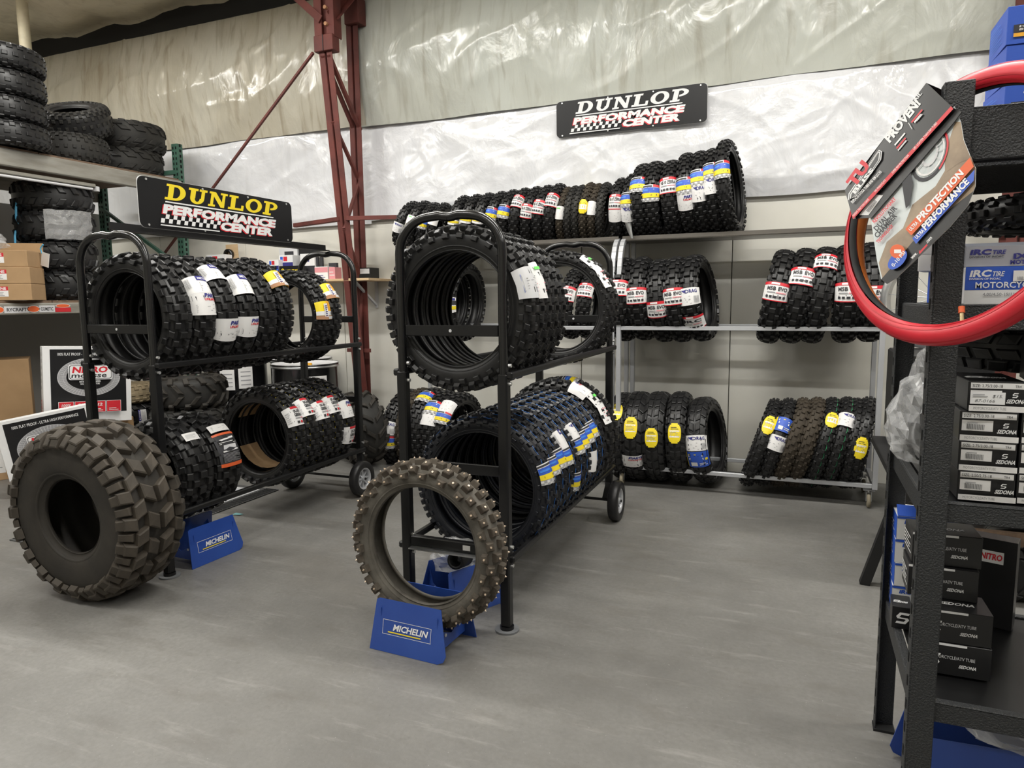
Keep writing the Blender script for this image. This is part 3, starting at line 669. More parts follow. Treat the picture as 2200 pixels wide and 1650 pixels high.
def row_meshes(kind):
    if kind not in _rm:
        q = SPEC[kind]; P = tire_mesh(kind)[2]; out = []
        for row in q['rows']:
            t, cl, lw = row[:3]; off = row[3] if len(row) > 3 else 0.0; sk = row[4] if len(row) > 4 else 0.0; hs = row[5] if len(row) > 5 else 1.0
            for s in ((1, -1) if t else (1,)):
                mb = MB(); mb.add(lug_verts(P, s*radians(t), 0.0, cl, lw, q['kh']*hs, sk*s), lug_faces(), q['lug']); out.append((mb.mesh('tread_lug'), off))
        _rm[kind] = out
    return _rm[kind]
def tire(kind, c, label, group, yaw=0.0, lean=0.0, pitch=0.0, spin=0.0, labels=(), name='knobby_tire', cat='tire', scale=1.0, lugs=False):
    """c = centre. labels: (design, angle deg, length m, arg, half-width deg)"""
    car, trd, P, zc = tire_mesh(kind)
    Rm = Matrix.Rotation(yaw, 4, 'Z') @ Matrix.Rotation(pitch, 4, 'X') @ Matrix.Rotation(lean, 4, 'Y')
    base = Vector(c) - (Rm @ Vector((0, 0, zc*scale)))
    t = thing(name, label, cat, group=group, mw=Matrix.Translation(base) @ Rm @ Matrix.Scale(scale, 4))
    link('carcass', car, t)
    if lugs:
        for me, off in row_meshes(kind):
            for i in range(SPEC[kind]['N']): link('tread_lug', me, t, (0, 0, zc), (-(i+off)*2*pi/SPEC[kind]['N'], 0, 0))
    else: tag(link('tread', trd, t), kind='stuff')
    for lb in labels:
        kd, ang, ln = lb[0], lb[1], lb[2]; arg = lb[3] if len(lb) > 3 else ''; wd = lb[4] if len(lb) > 4 else 72
        link('paper_label', label_mesh(kd, kind, arg, ln, radians(ang), wd), t)
    return t
def tire_px(kind, xb, yb, xt, yt, Y, label, group, labels=(), yaw=0.0, R=None, name='knobby_tire', zmin=None):
    """tire standing edge-on at depth Y between the pixels of its lowest and highest points; its size comes from that span"""
    b = onY(xb, yb, Y); t = onY(xt, yt, Y)
    car, trd, P, zc = tire_mesh(kind)
    d = t-b; lean = atan2(d.x, d.z); wd = SPEC[kind]['w']/2*abs(sin(lean))*0.6
    Rr = R or (d.length/2)
    sc = Rr/zc; c = (b+t)/2
    if zmin is not None: c.z = zmin + Rr*cos(lean) + wd; 
    return tire(kind, c, label, group, yaw=yaw, lean=lean, labels=labels, name=name, scale=sc)
# ------------------------------------------------------------------ black display racks on two wheels
RW, RL = 0.475, 1.72          # post spacing, length
def display_rack(x, y, label):
    t = thing('tire_rack', label, 'rack', (x, y, 0), group='black tire display racks'); h = RW/2; top = 1.775
    for k, yy in ((0, 0.0), (1, RL)):
        for s in (-1, 1):                                   # each arch is two bent tubes meeting with a slight dip at the crown
            r = 0.15; pts = [(s*h, yy, 0.60), (s*h, yy, top-0.03-r)]
            for i in range(1, 9):
                a = i/8*radians(86); pts.append((s*(h-r+r*cos(a)), yy, top-0.03-r+r*sin(a)))
            pts += [(s*0.045, yy, top-0.026), (s*0.02, yy, top-0.032), (0, yy, top-0.034)]
            b = MB(); b.tube(pts, 0.0195, 'black_gloss', 12); b.build('arch_tube', t)
            b = MB(); z0 = 0.02 if k == 0 else 0.13
            b.box((s*h, yy, (z0+1.10)/2), (0.044, 0.044, 1.10-z0), 'black_satin', bev=0.006); b.build('post', t)
            if k == 0:
                b = MB(); b.cyl((s*h, yy, 0.0), 0.052, 0.008, 'grey_plastic', n=20); b.cyl((s*h, yy, .008), 0.03, 0.014, 'black_satin', n=16); b.build('foot', t)
            for z in (1.06, 1.135, 0.37, 0.29):
                b = MB(); b.cyl((s*h+0.022, yy, z), 0.008, 0.012, 'bolt', axis=0, n=8); b.build('bolt', t)
        for z, nm, hh in ((1.275, 'cross_bar', 0.046), (0.69, 'cross_bar', 0.046)):
            b = MB(); b.box((0, yy, z), (RW-0.04, 0.012, hh), 'black_satin', bev=0.003)
            b.cyl((-0.0, yy-0.0075, z), 0.007, 0.001, 'paper_grey', axis=1, n=8); b.build(nm, t)
        b = MB(); b.box((0, yy, 0.345), (RW-0.04, 0.03, 0.045), 'black_satin', bev=0.004)
        if k == 0: b.box((0, yy-0.025, 0.318), (RW-0.05, 0.035, 0.006), 'zinc'); b.box((0.06, yy-.0165, .345), (.035, .002, .022), 'paper')
        b.build('foot_bar', t)
    for s in (-1, 1):
        for z in (1.10, 0.325):
            b = MB(); b.box((s*(h+0.028), RL/2, z-.006), (0.030, RL+.03, 0.030), 'black_satin', bev=0.006); b.build('side_rail', t)
        wh = MB(); T = Matrix.Translation((s*(h+0.075), RL-0.10, 0.128))
        pr = [(0.078, -.026), (0.086, -.032), (0.118, -.030), (0.126, -.022), (0.128, 0), (0.126, .022), (0.118, .030), (0.086, .032), (0.078, .026), (0.078, -.026)]
        wh.lathe(pr, 'rubber', 36, T, axis=0); w_ = wh.build('wheel', t)
        hb = MB(); hb.lathe([(0.078, -.026), (0.070, -.026), (0.066, -.014), (0.066, .014), (0.070, .026), (0.078, .026)], 'silver_paint', 28, T, axis=0)
        for i in range(8):
            a = 2*pi*i/8; hb.bar(T @ Vector((0, 0.018*cos(a), 0.018*sin(a))), T @ Vector((0, 0.068*cos(a), 0.068*sin(a))), 0.022, 0.010, 'silver_paint', up=(-sin(a)*0, -sin(a), cos(a)))
        hb.cyl((-.028, 0, 0), 0.020, 0.056, 'silver_paint', axis=0, n=14, T=T); hb.build('hub', w_)
    b = MB(); b.tube([(-h-0.11, RL-0.10, 0.128), (h+0.11, RL-0.10, 0.128)], 0.009, 'black_satin', 8); b.build('axle', t)
    for s in (-1, 1): b = MB(); b.bar((s*h, RL-0.10, 0.128), (s*h, RL, 0.22), 0.03, 0.03, 'black_satin'); b.build('axle_bracket', t)
    return t
XL, YL = -3.205, 2.52
XC, YC = -1.345, 2.60
RK_L = display_rack(XL, YL, 'black steel tire rack with arched ends carrying a yellow-lettered sign')
RK_C = display_rack(XC, YC, 'black steel tire rack with arched ends and no sign, behind studded tire')

def rack_tire(rx, y, kind, label, group, hi, labels=(), dx=0.0, spin=0.0, lean=0.0, scale=1.0, yaw=0.0, lugs=False, dz=0.0):
    zc = tire_mesh(kind)[3]*scale; g = RW/2+0.012; z = (1.109 if hi else 0.322)+dz+sqrt(max(.01, zc*zc-g*g))
    return tire(kind, (rx+dx, y, z), label, group, yaw=pi/2+yaw, labels=labels, lean=lean, scale=scale, lugs=lugs)

# centre rack, top: five tires nested at the front
g = 'tires on the upper rails of the unsigned black rack'
yy = YC+0.09
for i in range(5):
    lb = [('bag', 18, .13, '', 80)] if i == 0 else ([('hang', 20, .16, '', 78)] if i == 1 else [])
    rack_tire(XC, yy, 'mx_front' if i else 'mx_rear', f'black knobby tire, {ORD[i]} from the arched front end, upper rails of unsigned rack', g, True, lb, scale=1.045 if i == 0 else 1.03, lugs=i < 2); yy += 0.112 if i == 0 else 0.097
yy = YC+1.42
for i in range(2):
    lb = [('hang', 42, .26, '', 60)] if i == 0 else []
    rack_tire(XC, yy, 'mx_front', ('black knobby tire with long white hang tag, upper rails near rack wheels', 'rearmost black knobby tire on upper rails of unsigned rack')[i], g, True, lb); yy += 0.104
# centre rack, bottom: a row of blue-lined front tires
g = 'blue-lined tires on the lower rails of the unsigned rack'
yy = YC+0.30
tags = [[('dun', 16, .10)], [('dun', 18, .09)], [('dun', 20, .10)], [('metz', 33, .10), ('dun', 18, .09)], [('dun', -8, .10)], [('drag', 34, .09), ('dun', 20, .09)], [('dun', 22, .10)], [('dun', 24, .10), ('', -2, .12)], [('dun', 26, .10)], []]
for i in range(10):
    rack_tire(XC, yy, 'mx_blue', f'black tire with blue tread lines, {ORD[i]} from front, lower rails of unsigned rack', g, False, tags[i], lugs=False, dz=-.03); yy += 0.103
for i in range(2):
    lb = [('parts', 62, .12, '', 78), ('hang', 36, .22, '', 50)] if i == 0 else [('dun', 80, .1)]
    rack_tire(XC, yy+0.03, 'mx_rear', ('large black knobby tire with draped white tags at wheel end of lower rails', 'last black knobby tire at wheel end of lower rails, blue label on top')[i], 'large tires at the wheel end of the unsigned rack', False, lb, scale=1.05, dz=-.01); yy += 0.125

# left rack, top
g = 'wide knobby tires on the upper rails of the signed rack'
yy = YL+0.12; tg = [[], [('metz', 30, .10, '', 70), ('parts', 12, .13, '', 70)], [('metz', 46, .11, '', 70), ('parts', -14, .13, '', 70)], [('metz', 32, .13, '', 70), ('parts', -12, .12, '', 70)], [], [('orange', 38, .12)]]
for i in range(6):
    rack_tire(XL, yy, 'mx_rear_wide' if i < 5 else 'mx_rear', f'wide black knobby tire, {ORD[i]} from the arched front end, upper rails under yellow-lettered sign', g, True, tg[i], lugs=i < 4); yy += 0.158
yy = YL+1.30
for i in range(2):
    rack_tire(XL, yy, 'mx_mid', ('black knobby tire with open hole and yellow-orange label, upper rails near wheels', 'rearmost black knobby tire with yellow label, upper rails of signed rack')[i], 'yellow-labelled tires on the signed rack', True, [('orange', 8, .12)] if i == 0 else [('orange', 34, .12)], scale=1.03); yy += 0.125
# left rack, bottom
for i in range(2):
    rack_tire(XL, YL+0.22+i*0.205, 'atv_knob', ('wide black quad tire with small cream sticker on lower rails', 'wide black quad tire with tall black and red label on lower rails')[i], 'quad tires on the lower rails of the signed rack', False, [('', 44, .05, '', 22)] if i == 0 else [('swag', 20, .20, '', 42), ('', 47, .05, '', 36)], lugs=True, dz=.02)
yy = YL+0.98
tg = [[('gek', 28, .12)], [('gek', 36, .12)], [('gek', 28, .12)], [('gek', 32, .12)], [('parts', 22, .12), ('gek', -12, .12)]]
for i in range(5):
    rack_tire(XL, yy, 'mx_line', f'black knobby tire with red and white label, {ORD[i]} from front of lower-rail group, signed rack', 'red and white labelled tires on the signed rack', False, tg[i], scale=1.08); yy += 0.132
for k in range(2):                                         # cardboard strips stuffed inside the first lower tires
    b = MB(); pts = []
    for i in range(7):
        a = radians(205+i*14 if k == 0 else 100+i*9); pts.append((0.225*cos(a), 0.225*sin(a)))
    vs = [(x, yv, z) for x, z in pts for yv in (0, 0.16)]
    b.add(vs, [(2*i, 2*i+1, 2*i+3, 2*i+2) for i in range(6)], 'cardboard'); o = b.build('cardboard_strip', None, (XL, YL+0.99, 0.34+0.21)); tag(o, ('bent cardboard strip inside the bottom of red-labelled tire', 'bent cardboard strip inside the top of red-labelled tire')[k], 'cardboard')

# ------------------------------------------------------------------ signs
def dunlop(col, wd, ht, stripe2=True):
    p = Print(wd, ht); u = wd/1.22; v = ht/0.29
    p.slab('DUNLOP', .165*u, .176*v, .094*v, col, width=.90*u, shear=.26)
    p.poly([(.165*u, .158*v), (1.03*u, .158*v), (1.035*u, .166*v), (.17*u, .166*v)], 'white')
    for k, (m, dx, dy) in enumerate((('red', -.008, -.005), ('white', 0, 0))):
        p.text('PERFORMANCE', (.145+dx)*u, (.096+dy)*v, .053*v, m, width=.90*u, shear=.25, bold=.062)
    for k, (m, dx, dy) in enumerate((('red', -.008, -.005), ('white', 0, 0))):
        p.text('CENTER', (.555+dx)*u, (.034+dy)*v, .053*v, m, width=.46*u, shear=.25, bold=.062)
    for i in range(16):
        x = (.125+i*.0262)*u; y = (.062 if i % 2 else .036)*v; s = .0065*u if i % 2 else 0
        p.poly([(x+s, y), (x+s+.025*u, y), (x+s+.0315*u, y+.026*v), (x+s+.0065*u, y+.026*v)], 'white')
    if stripe2: p.poly([(.115*u, .018*v), (.54*u, .018*v), (.543*u, .025*v), (.118*u, .025*v)], 'white')
    return p
def round_rect(wd, ht, r, n=6):
    pts = []
    for cx, cz, a0 in ((wd-r, r, -90), (wd-r, ht-r, 0), (r, ht-r, 90), (r, r, 180)):
        for i in range(n+1): a = radians(a0+90*i/n); pts.append((cx+r*cos(a), cz+r*sin(a)))
    return pts
def sign(label, T, wd, ht, col, bottom_holes=True):
    t = thing('advertising_sign', label, 'sign', mw=T)
    b = MB(); b.prism(round_rect(wd, ht, 0.035), 0.006, 'sign_black'); b.build('sign_panel', t)
    b = MB(); b.prism([(x*1.0+(-.002 if x < wd/2 else .002), z+(-.002 if z < ht/2 else .002)) for x, z in round_rect(wd, ht, 0.035)], 0.003, 'white', Matrix.Translation((0, .005, 0))); b.build('sign_edge', t)
    b = MB(); dunlop(col, wd, ht).into(b, flat_fn(Matrix.Identity(4)), 0.0005); b.build('lettering', t)
    for x in (.05, wd*.36, wd*.66, wd-.05):
        for z in (.014, ht-.014):
            b = MB(); b.cyl((x, -0.004, z), 0.006, 0.004, 'bolt', axis=1, n=8); b.build('screw', t)
    return t
a = onY(1196, 297, 5.64); bR = onY(1519, 261, 5.64); tl = onY(1195, 220, 5.64)
sign('black wall sign with white lettering fixed to the plastic sheeting', frame(a, bR-a, (0, 0, 1)), (bR-a).length, tl.z-a.z, 'white')
a = onX(303, 492, XL+0.03); bR = onX(630, 535, XL+0.03)
a.z = 1.800; bR.z = 1.800
S2 = sign('black sign with yellow lettering mounted on top of the rack', frame(a, bR-a, (0, 0, 1)), (bR-a).length, 0.262, 'yellow')
b = MB(); b.bar((0, 0.0, 1.788), (0, RL, 1.788), 0.012, 0.045, 'black_satin')
b.bar((0.02, 0.0, 1.770), (0.02, RL, 1.770), 0.04, 0.006, 'black_satin'); b.build('sign_bar', RK_L)

# ------------------------------------------------------------------ silver wall racks
def wall_rack(xa, xb, label):
    t = thing('wall_rack', label, 'rack', ((xa+xb)/2, 5.05, 0), group='silver wall racks'); W_ = (xb-xa)/2; D = 0.47; zt = 1.83
    tb = 0.032
    for s in (-1, 1):
        b = MB(); pts = [(s*W_, 0, 0.13), (s*W_, 0, 1.50)]
        for i in range(1, 9):
            a = i/8*pi/2; pts.append((s*W_, 0.17*(1-cos(a)), 1.50+0.33*sin(a)))
        for p, q in zip(pts[:-1], pts[1:]): b.bar(p, q, tb, tb, 'silver_paint', up=(0, 1, 0.01))
        b.build('front_post', t)
        b = MB(); b.box((s*W_, D, (0.13+zt+.25)/2), (tb, tb, zt+.25-.13), 'silver_paint', bev=.003); b.build('rear_post', t)
        for z in (0.15, 1.17):
            b = MB(); b.box((s*W_, D/2, z), (tb*.9, D, tb), 'silver_paint'); b.build('end_rail', t)
        for yv in (0.03, D-0.03):                            # swivel casters
            cs = MB(); cs.box((s*(W_-.03), yv, 0.118), (0.07, 0.06, 0.006), 'zinc'); cs.cyl((s*(W_-.03), yv, .10), .014, .02, 'zinc', n=12)
            for q in (-1, 1): cs.bar((s*(W_-.03)+q*.016, yv, .105), (s*(W_-.03)+q*.016, yv-.02, .042), .003, .03, 'zinc', up=(0, 1, 0))
            c_ = cs.build('caster', t)
            wh = MB(); wh.lathe([(0.012, -.012), (.036, -.012), (.044, -.008), (.045, 0), (.044, .008), (.036, .012), (.012, .012)], 'khaki', 24, Matrix.Translation((s*(W_-.03), yv-.02, .046)), axis=0); wh.build('caster_wheel', c_)
    for yv in (0.0, D):
        for z in (0.15, 1.185):
            b = MB(); b.box((0, yv, z), (2*W_-tb, tb*.85, tb*.9), 'silver_paint', bev=.003); b.build('rail', t)
    b = MB(); b.box((0, 0.34, zt+0.002), (2*W_+.02, 0.42, 0.004), 'sheet_metal'); b.box((0, 0.14, zt+0.012), (2*W_+.02, 0.008, 0.036), 'sheet_metal'); b.build('top_shelf', t)
    return t
XR0, XR1 = -1.225, 0.500
wall_rack(-3.08, -1.275, 'silver steel tire rack nearest the rust-red column')
wall_rack(XR0, XR1, 'silver steel tire rack with empty wall showing between its leaning tires')
ZS = 1.836
# top shelf, small tires on the rack by the column
g = 'small tires on the top shelf of the silver rack by the column'
for i, (xb, xt, R) in enumerate([(868, 888, .225), (893, 912, .222), (916, 934, .21), (938, 955, .205)]):
    tire_px('scoot', xb, 500, xt, 436, 5.42, f'small black knobby tire, {ORD[i]} from the column on the top shelf', g, [('drag', -8, .09)] if i == 0 else ([('dun', 2, .1)] if i == 2 else [('hang', 8, .08)]), R=R, zmin=ZS, yaw=.08)
row = [('scoot', 985, 1003, .224, [('dunp', 0, .09)]), ('scoot', 1010, 1030, .226, [('dunp', 3, .10)]), ('scoot', 1036, 1056, .228, [('dunp', 0, .10)]), ('scoot', 1062, 1083, .230, [('dun', 6, .11)]), ('scoot', 1088, 1108, .233, [('dun', 8, .11)]),
       ('scoot', 1113, 1133, .236, [('irc', 28, .11, 'VE-10 ZERRA')]), ('scoot', 1138, 1158, .238, [('irc', 4, .11, 'VE-10 ZERRA')]), ('scoot', 1162, 1182, .240, [('irc', 10, .11, 'VE-10 ZERRA')]), ('scoot', 1186, 1206, .243, [('irc', 22, .11, 'VE-10 ZERRA')]),
       ('scoot_brown', 1210, 1224, .226, [('hang', 0, .10)]), ('scoot_dark', 1227, 1239, .228, []), ('scoot_dark', 1243, 1254, .229, []), ('scoot_brown', 1260, 1272, .236, [('oval', 6, .10)]), ('scoot_brown', 1277, 1289, .230, [('', 4, .10)]), ('scoot_dark', 1295, 1306, .232, []), ]
for i, (k, xb, xt, R, lb) in enumerate(row):
    d = {'scoot': 'small black knobby tire', 'scoot_brown': 'narrow brownish trials tire', 'scoot_dark': 'narrow dark trials tire'}[k]
    ex = {'irc': ' with red and white label', 'dun': ' with blue and yellow label', 'dunp': ' with striped label', 'oval': ' with yellow label', 'hang': ' with white tag', '': ' with white tag'}[lb[0][0]] if lb else ''
    nth = 15-i
    tire_px(k, xb, 515, xt, 404, 5.42, f'{d}{ex}, {("last" if nth < 2 else ORD[nth-1])} from shared posts, top shelf', 'small tires in the long row on the top shelf', lb, R=R, zmin=ZS, yaw=.05)
row = [('scoot', 1334, 1340, 385, [('irc', 8, .11, 'VE-10 ZERRA'), ('', -16, .10, '', 60)]), ('scoot', 1362, 1366, 375, [('dun', 6, .10), ('drag', -18, .11)]), ('mx_mid', 1386, 1388, 355, [('dun', 20, .13)]), ('mx_mid', 1412, 1413, 350, [('dun', 4, .13)]),
       ('mx_mid', 1456, 1446, 348, [('irc', 14, .13, 'VE-10 ZERRA')]), ('mx_rear', 1492, 1479, 333, [('dun', 6, .13), ('parts', -16, .13)]), ('mx_rear', 1520, 1507, 329, [('dun', 15, .13), ('drag', -6, .13)]), ('mx_rear', 1548, 1533, 324, [('dun', 22, .13), ('drag', 2, .13)]), ('mx_front', 1580, 1562, 306, [('dun', 14, .13)])]
for i, (k, xb, xt, yt, lb) in enumerate(row):
    zt_ = onY(xt, yt, 5.40).z; R = (zt_-ZS)/2*1.005
    tire_px(k, xb, 495, xt, yt, 5.655-max(R, .30), f'black knobby tire, {ORD[i]} from the racks\' shared posts, top shelf of emptier silver rack', 'taller tires on the top shelf of the emptier silver rack', lb, R=R, zmin=ZS, yaw=-.02 if i < 8 else -.10)
# shiny metal strip standing between the top-shelf tires, yellow rim seen behind
b = MB(); p0 = onY(1366, 488, 5.30); vs = []
for i in range(9):
    z = ZS+0.002+i/8*0.37; x = -1.155-0.06*sin(i/8*pi)*.6; wdt = 0.045*(sin(pi*(0.08+0.88*i/8)))+.004; vs += [(x-wdt/2, 5.14, z), (x+wdt/2, 5.15, z), (x+wdt/2, 5.155, z), (x-wdt/2, 5.145, z)]
b.add(vs, [(4*i+k, 4*i+(k+1) % 4, 4*i+4+(k+1) % 4, 4*i+4+k) for i in range(8) for k in range(4)], 'zinc', True); tag(b.build('metal_strip'), 'curved shiny metal strip standing among the top-shelf tires', 'strip')
b = MB(); b.lathe([(.20, -.02), (.212, -.02), (.212, .02), (.20, .02), (.20, -.02)], 'yellow', 40, None, axis=0); tag(b.build('rim_band', None, (-1.64, 5.56, ZS+.262)), 'thin yellow band peeking above the narrow trials tires', 'band')

# middle tier
g = 'tires on the middle tier of the silver racks'
def midrow(rows, desc, lead):
    for i, r in enumerate(rows):
        k, xb, yb, xt, yt, lb = r[:6]; yw = r[6] if len(r) > 6 else 0
        tire_px(k, xb, yb, xt, yt, 5.285, f'{desc(r)}, {lead(i)}', g, lb, yaw=yw)
M5 = lambda a, ln=.13: [('irc', a, ln, 'M5B EVO')]
midrow([('mx_mid', 960, 733, 965, 562, [('dun', 24, .12)], 0), ('mx_mid', 995, 733, 998, 562, [('dunp', -4, .12)], 0)], lambda r: 'shiny black knobby tire', lambda i: ('first', 'second')[i]+' of a pair on middle tier near the column')
midrow([('mx_mid', 1226, 728, 1246, 574, M5(16)), ('mx_mid', 1262, 728, 1280, 580, M5(26))], lambda r: 'black knobby tire with M5B EVO label', lambda i: ('first', 'second')[i]+' left of shared posts, middle tier')
midrow([('mx_rear_wide', 1345, 733, 1345, 553, M5(16), 0), ('mx_rear_wide', 1388, 731, 1380, 551, M5(4), 0), ('mx_rear_wide', 1432, 735, 1418, 556, M5(-12), 0), ('mx_rear_wide', 1470, 735, 1452, 551, M5(4), 0), ('mx_rear_wide', 1515, 733, 1490, 547, [('drag', 2, .13), ('irc', -34, .12, 'IRC')], -.12)],
       lambda r: 'black knobby tire with white label', lambda i: f'{ORD[i]} from shared posts, middle tier of emptier rack')
midrow([('mx_rear_wide', 1646, 737, 1692, 536, M5(6), 0), ('mx_rear_wide', 1694, 737, 1738, 533, M5(24), 0), ('mx_rear_wide', 1738, 737, 1782, 530, M5(44), 0), ('mx_rear_wide', 1812, 737, 1822, 525, M5(2), 0), ('mx_rear_wide', 1866, 735, 1872, 520, M5(-4), 0)],
       lambda r: 'black knobby tire with M5B EVO label', lambda i: f'{ORD[4-i]} from the rack\'s end post by red tube')
# bottom tier
g = 'tires on the bottom tier of the silver racks'
midrow([('mx_mid', 868, 1005, 880, 836, [('drag', 12, .1), ('dun', -8, .1)]), ('trail_grey', 900, 1008, 905, 833, []), ('mx_mid', 925, 1008, 932, 833, [('dun', 62, .12)]), ('mx_mid', 950, 1008, 958, 838, [('dun', 44, .12), ('', 28, .12)]), ('mx_mid', 978, 1008, 990, 842, [('', 48, .12), ('dun', 30, .1)], -.1)],
       lambda r: 'knobby tire', lambda i: f'{ORD[i]} from the column on the bottom tier of silver rack')
midrow([('mx_mid', 1165, 1015, 1172, 822, [('dun', 30, .1)]), ('mx_mid', 1215, 1015, 1222, 826, [('dun', 20, .1)])], lambda r: 'black knobby tire half hidden by the unsigned rack', lambda i: ('farther from', 'closer to')[i]+' shared posts')
midrow([('adv', 1345, 1026, 1340, 843, [('oval', 42, .14, '', 40)]), ('adv_big', 1375, 1028, 1374, 841, [('oval', 20, .16, '', 36), ('parts', -24, .10)]), ('adv_big', 1420, 1030, 1416, 841, [('oval', 8, .14, '', 34)]), ('adv', 1468, 1032, 1462, 841, [('oval', 14, .14, '', 40)]), ('adv_big', 1530, 1036, 1508, 853, [('drag', 6, .12), ('blue', -16, .13)], -.14)],
       lambda r: 'black block-tread tire with '+('blue and white labels' if len(r) > 6 else 'yellow sticker'), lambda i: f'{ORD[i]} from shared posts, bottom tier')
midrow([('trail', 1600, 1040, 1672, 857, [('oval', 34, .13, '', 50)]), ('trail', 1632, 1040, 1702, 856, [('blue', 34, .10), ('drag', 10, .10)]), ('trail_grey', 1664, 1042, 1734, 855, []), ('trail_grey', 1696, 1042, 1764, 854, []), ('trail_green', 1734, 1044, 1796, 854, [('oval', 40, .11, '', 50)]), ('trail_green', 1766, 1044, 1828, 853, [('drag', 40, .10)]), ('trail', 1806, 1046, 1846, 855, []), ('trail', 1826, 1046, 1872, 852, [('oval', 4, .14, '', 50)], -.08)],
       lambda r: ('brownish ' if r[0] == 'trail_grey' else 'green-lined ' if r[0] == 'trail_green' else 'black ')+'leaning trail tire', lambda i: f'{ORD[7-i]} from the rack\'s end post, bottom tier')
# ------------------------------------------------------------------ foreground: studded tire, big off-road tire, blue floor stands
def lugged_tire(name, q, c, yaw, lean, label, cat, rows, N, lugm, studs=None, pitch=0.0):
    """tire whose tread blocks are separate parts; rows: (t deg, cl, lw, phase, skew, height factor)"""
    SPEC['_'+name] = dict(q, N=1, rows=[], line=None, kh=q['kh']); car, trd, P, zc = tire_mesh('_'+name)
    Rm = Matrix.Rotation(yaw, 4, 'Z') @ Matrix.Rotation(pitch, 4, 'X') @ Matrix.Rotation(lean, 4, 'Y')
    t = thing(name, label, cat, mw=Matrix.Translation(Vector(c)-(Rm @ Vector((0, 0, zc)))) @ Rm)
    link('carcass', car, t)
    for row in rows:
        td, cl, lw, ph0, sk, hf = row[:6]; nst = row[6] if len(row) > 6 else 1; par = row[7] if len(row) > 7 else None
        for s in ((1, -1) if td else (1,)):
            mb = MB(); mb.add(lug_verts(P, s*radians(td), 0.0, cl, lw, q['kh']*hf, sk*s), lug_faces(), lugm)
            if row[8:]:                                    # raised rib on long lugs
                mb.add(lug_verts(P, s*radians(td+9), 0.0, cl*.35, lw*.5, q['kh']*hf*1.12, sk*s), lug_faces(), lugm)
            me = mb.mesh('tread_lug'); sm = None
            if studs:
                a, r, ta, tr_, na, nr = P.pt(s*radians(td)); sb = MB(); o = Vector(wheel_pt(a+na*q['kh']*hf, r+nr*q['kh']*hf, 0)); d = Vector((na, -nr, 0)).normalized()
                sb.tube([o-d*0.002, o+d*0.0035], 0.0042, studs, 8); sb.tube([o+d*0.003, o+d*0.0075], 0.0018, studs, 6); sm = sb.mesh('stud')
            for i in range(N):
                if par is not None and i % 2 != par: continue
                an = -(i+ph0)*2*pi/N
                o = link('tread_lug', me, t, (0, 0, zc), (an, 0, 0))
                if sm: link('stud', sm, o)
    return t
q = dict(R=.327, rb=.246, w=.112, p=.88, kh=.021, rub='rubber_dust', lug='lug_dust', tb=138)
pc = onY(919, 1166, 2.375)
lugged_tire('studded_tire', q, (pc.x, 2.375, 0.082+.348), pi/2-0.05, 0.0, 'dusty grey-brown knobby ice tire with metal studs standing in blue stand', 'tire',
            [(0, .030, .034, .5, 0, 1), (28, .033, .031, 0, .1, 1), (55, .033, .029, .5, 0, 1), (80, .032, .024, 0, 0, .95)], 21, 'lug_dust', 'stud')
q = dict(R=.395, rb=.185, w=.315, p=.56, kh=.031, rub='rubber_mud', lug='lug_mud', tb=140)
lugged_tire('off_road_tire', q, (-3.105, 2.255, 0.424), radians(91), radians(-1.5), 'huge muddy-brown off-road tire with chunky lugs standing against the rack', 'tire',
            [(5, .072, .060, 0, .55, 1), (23, .066, .056, .5, -.45, 1), (45, .056, .060, .05, .15, 1.0), (63, .050, .056, .05, 0, .8), (57, .036, .066, .55, 0, .65)], 20, 'lug_mud')

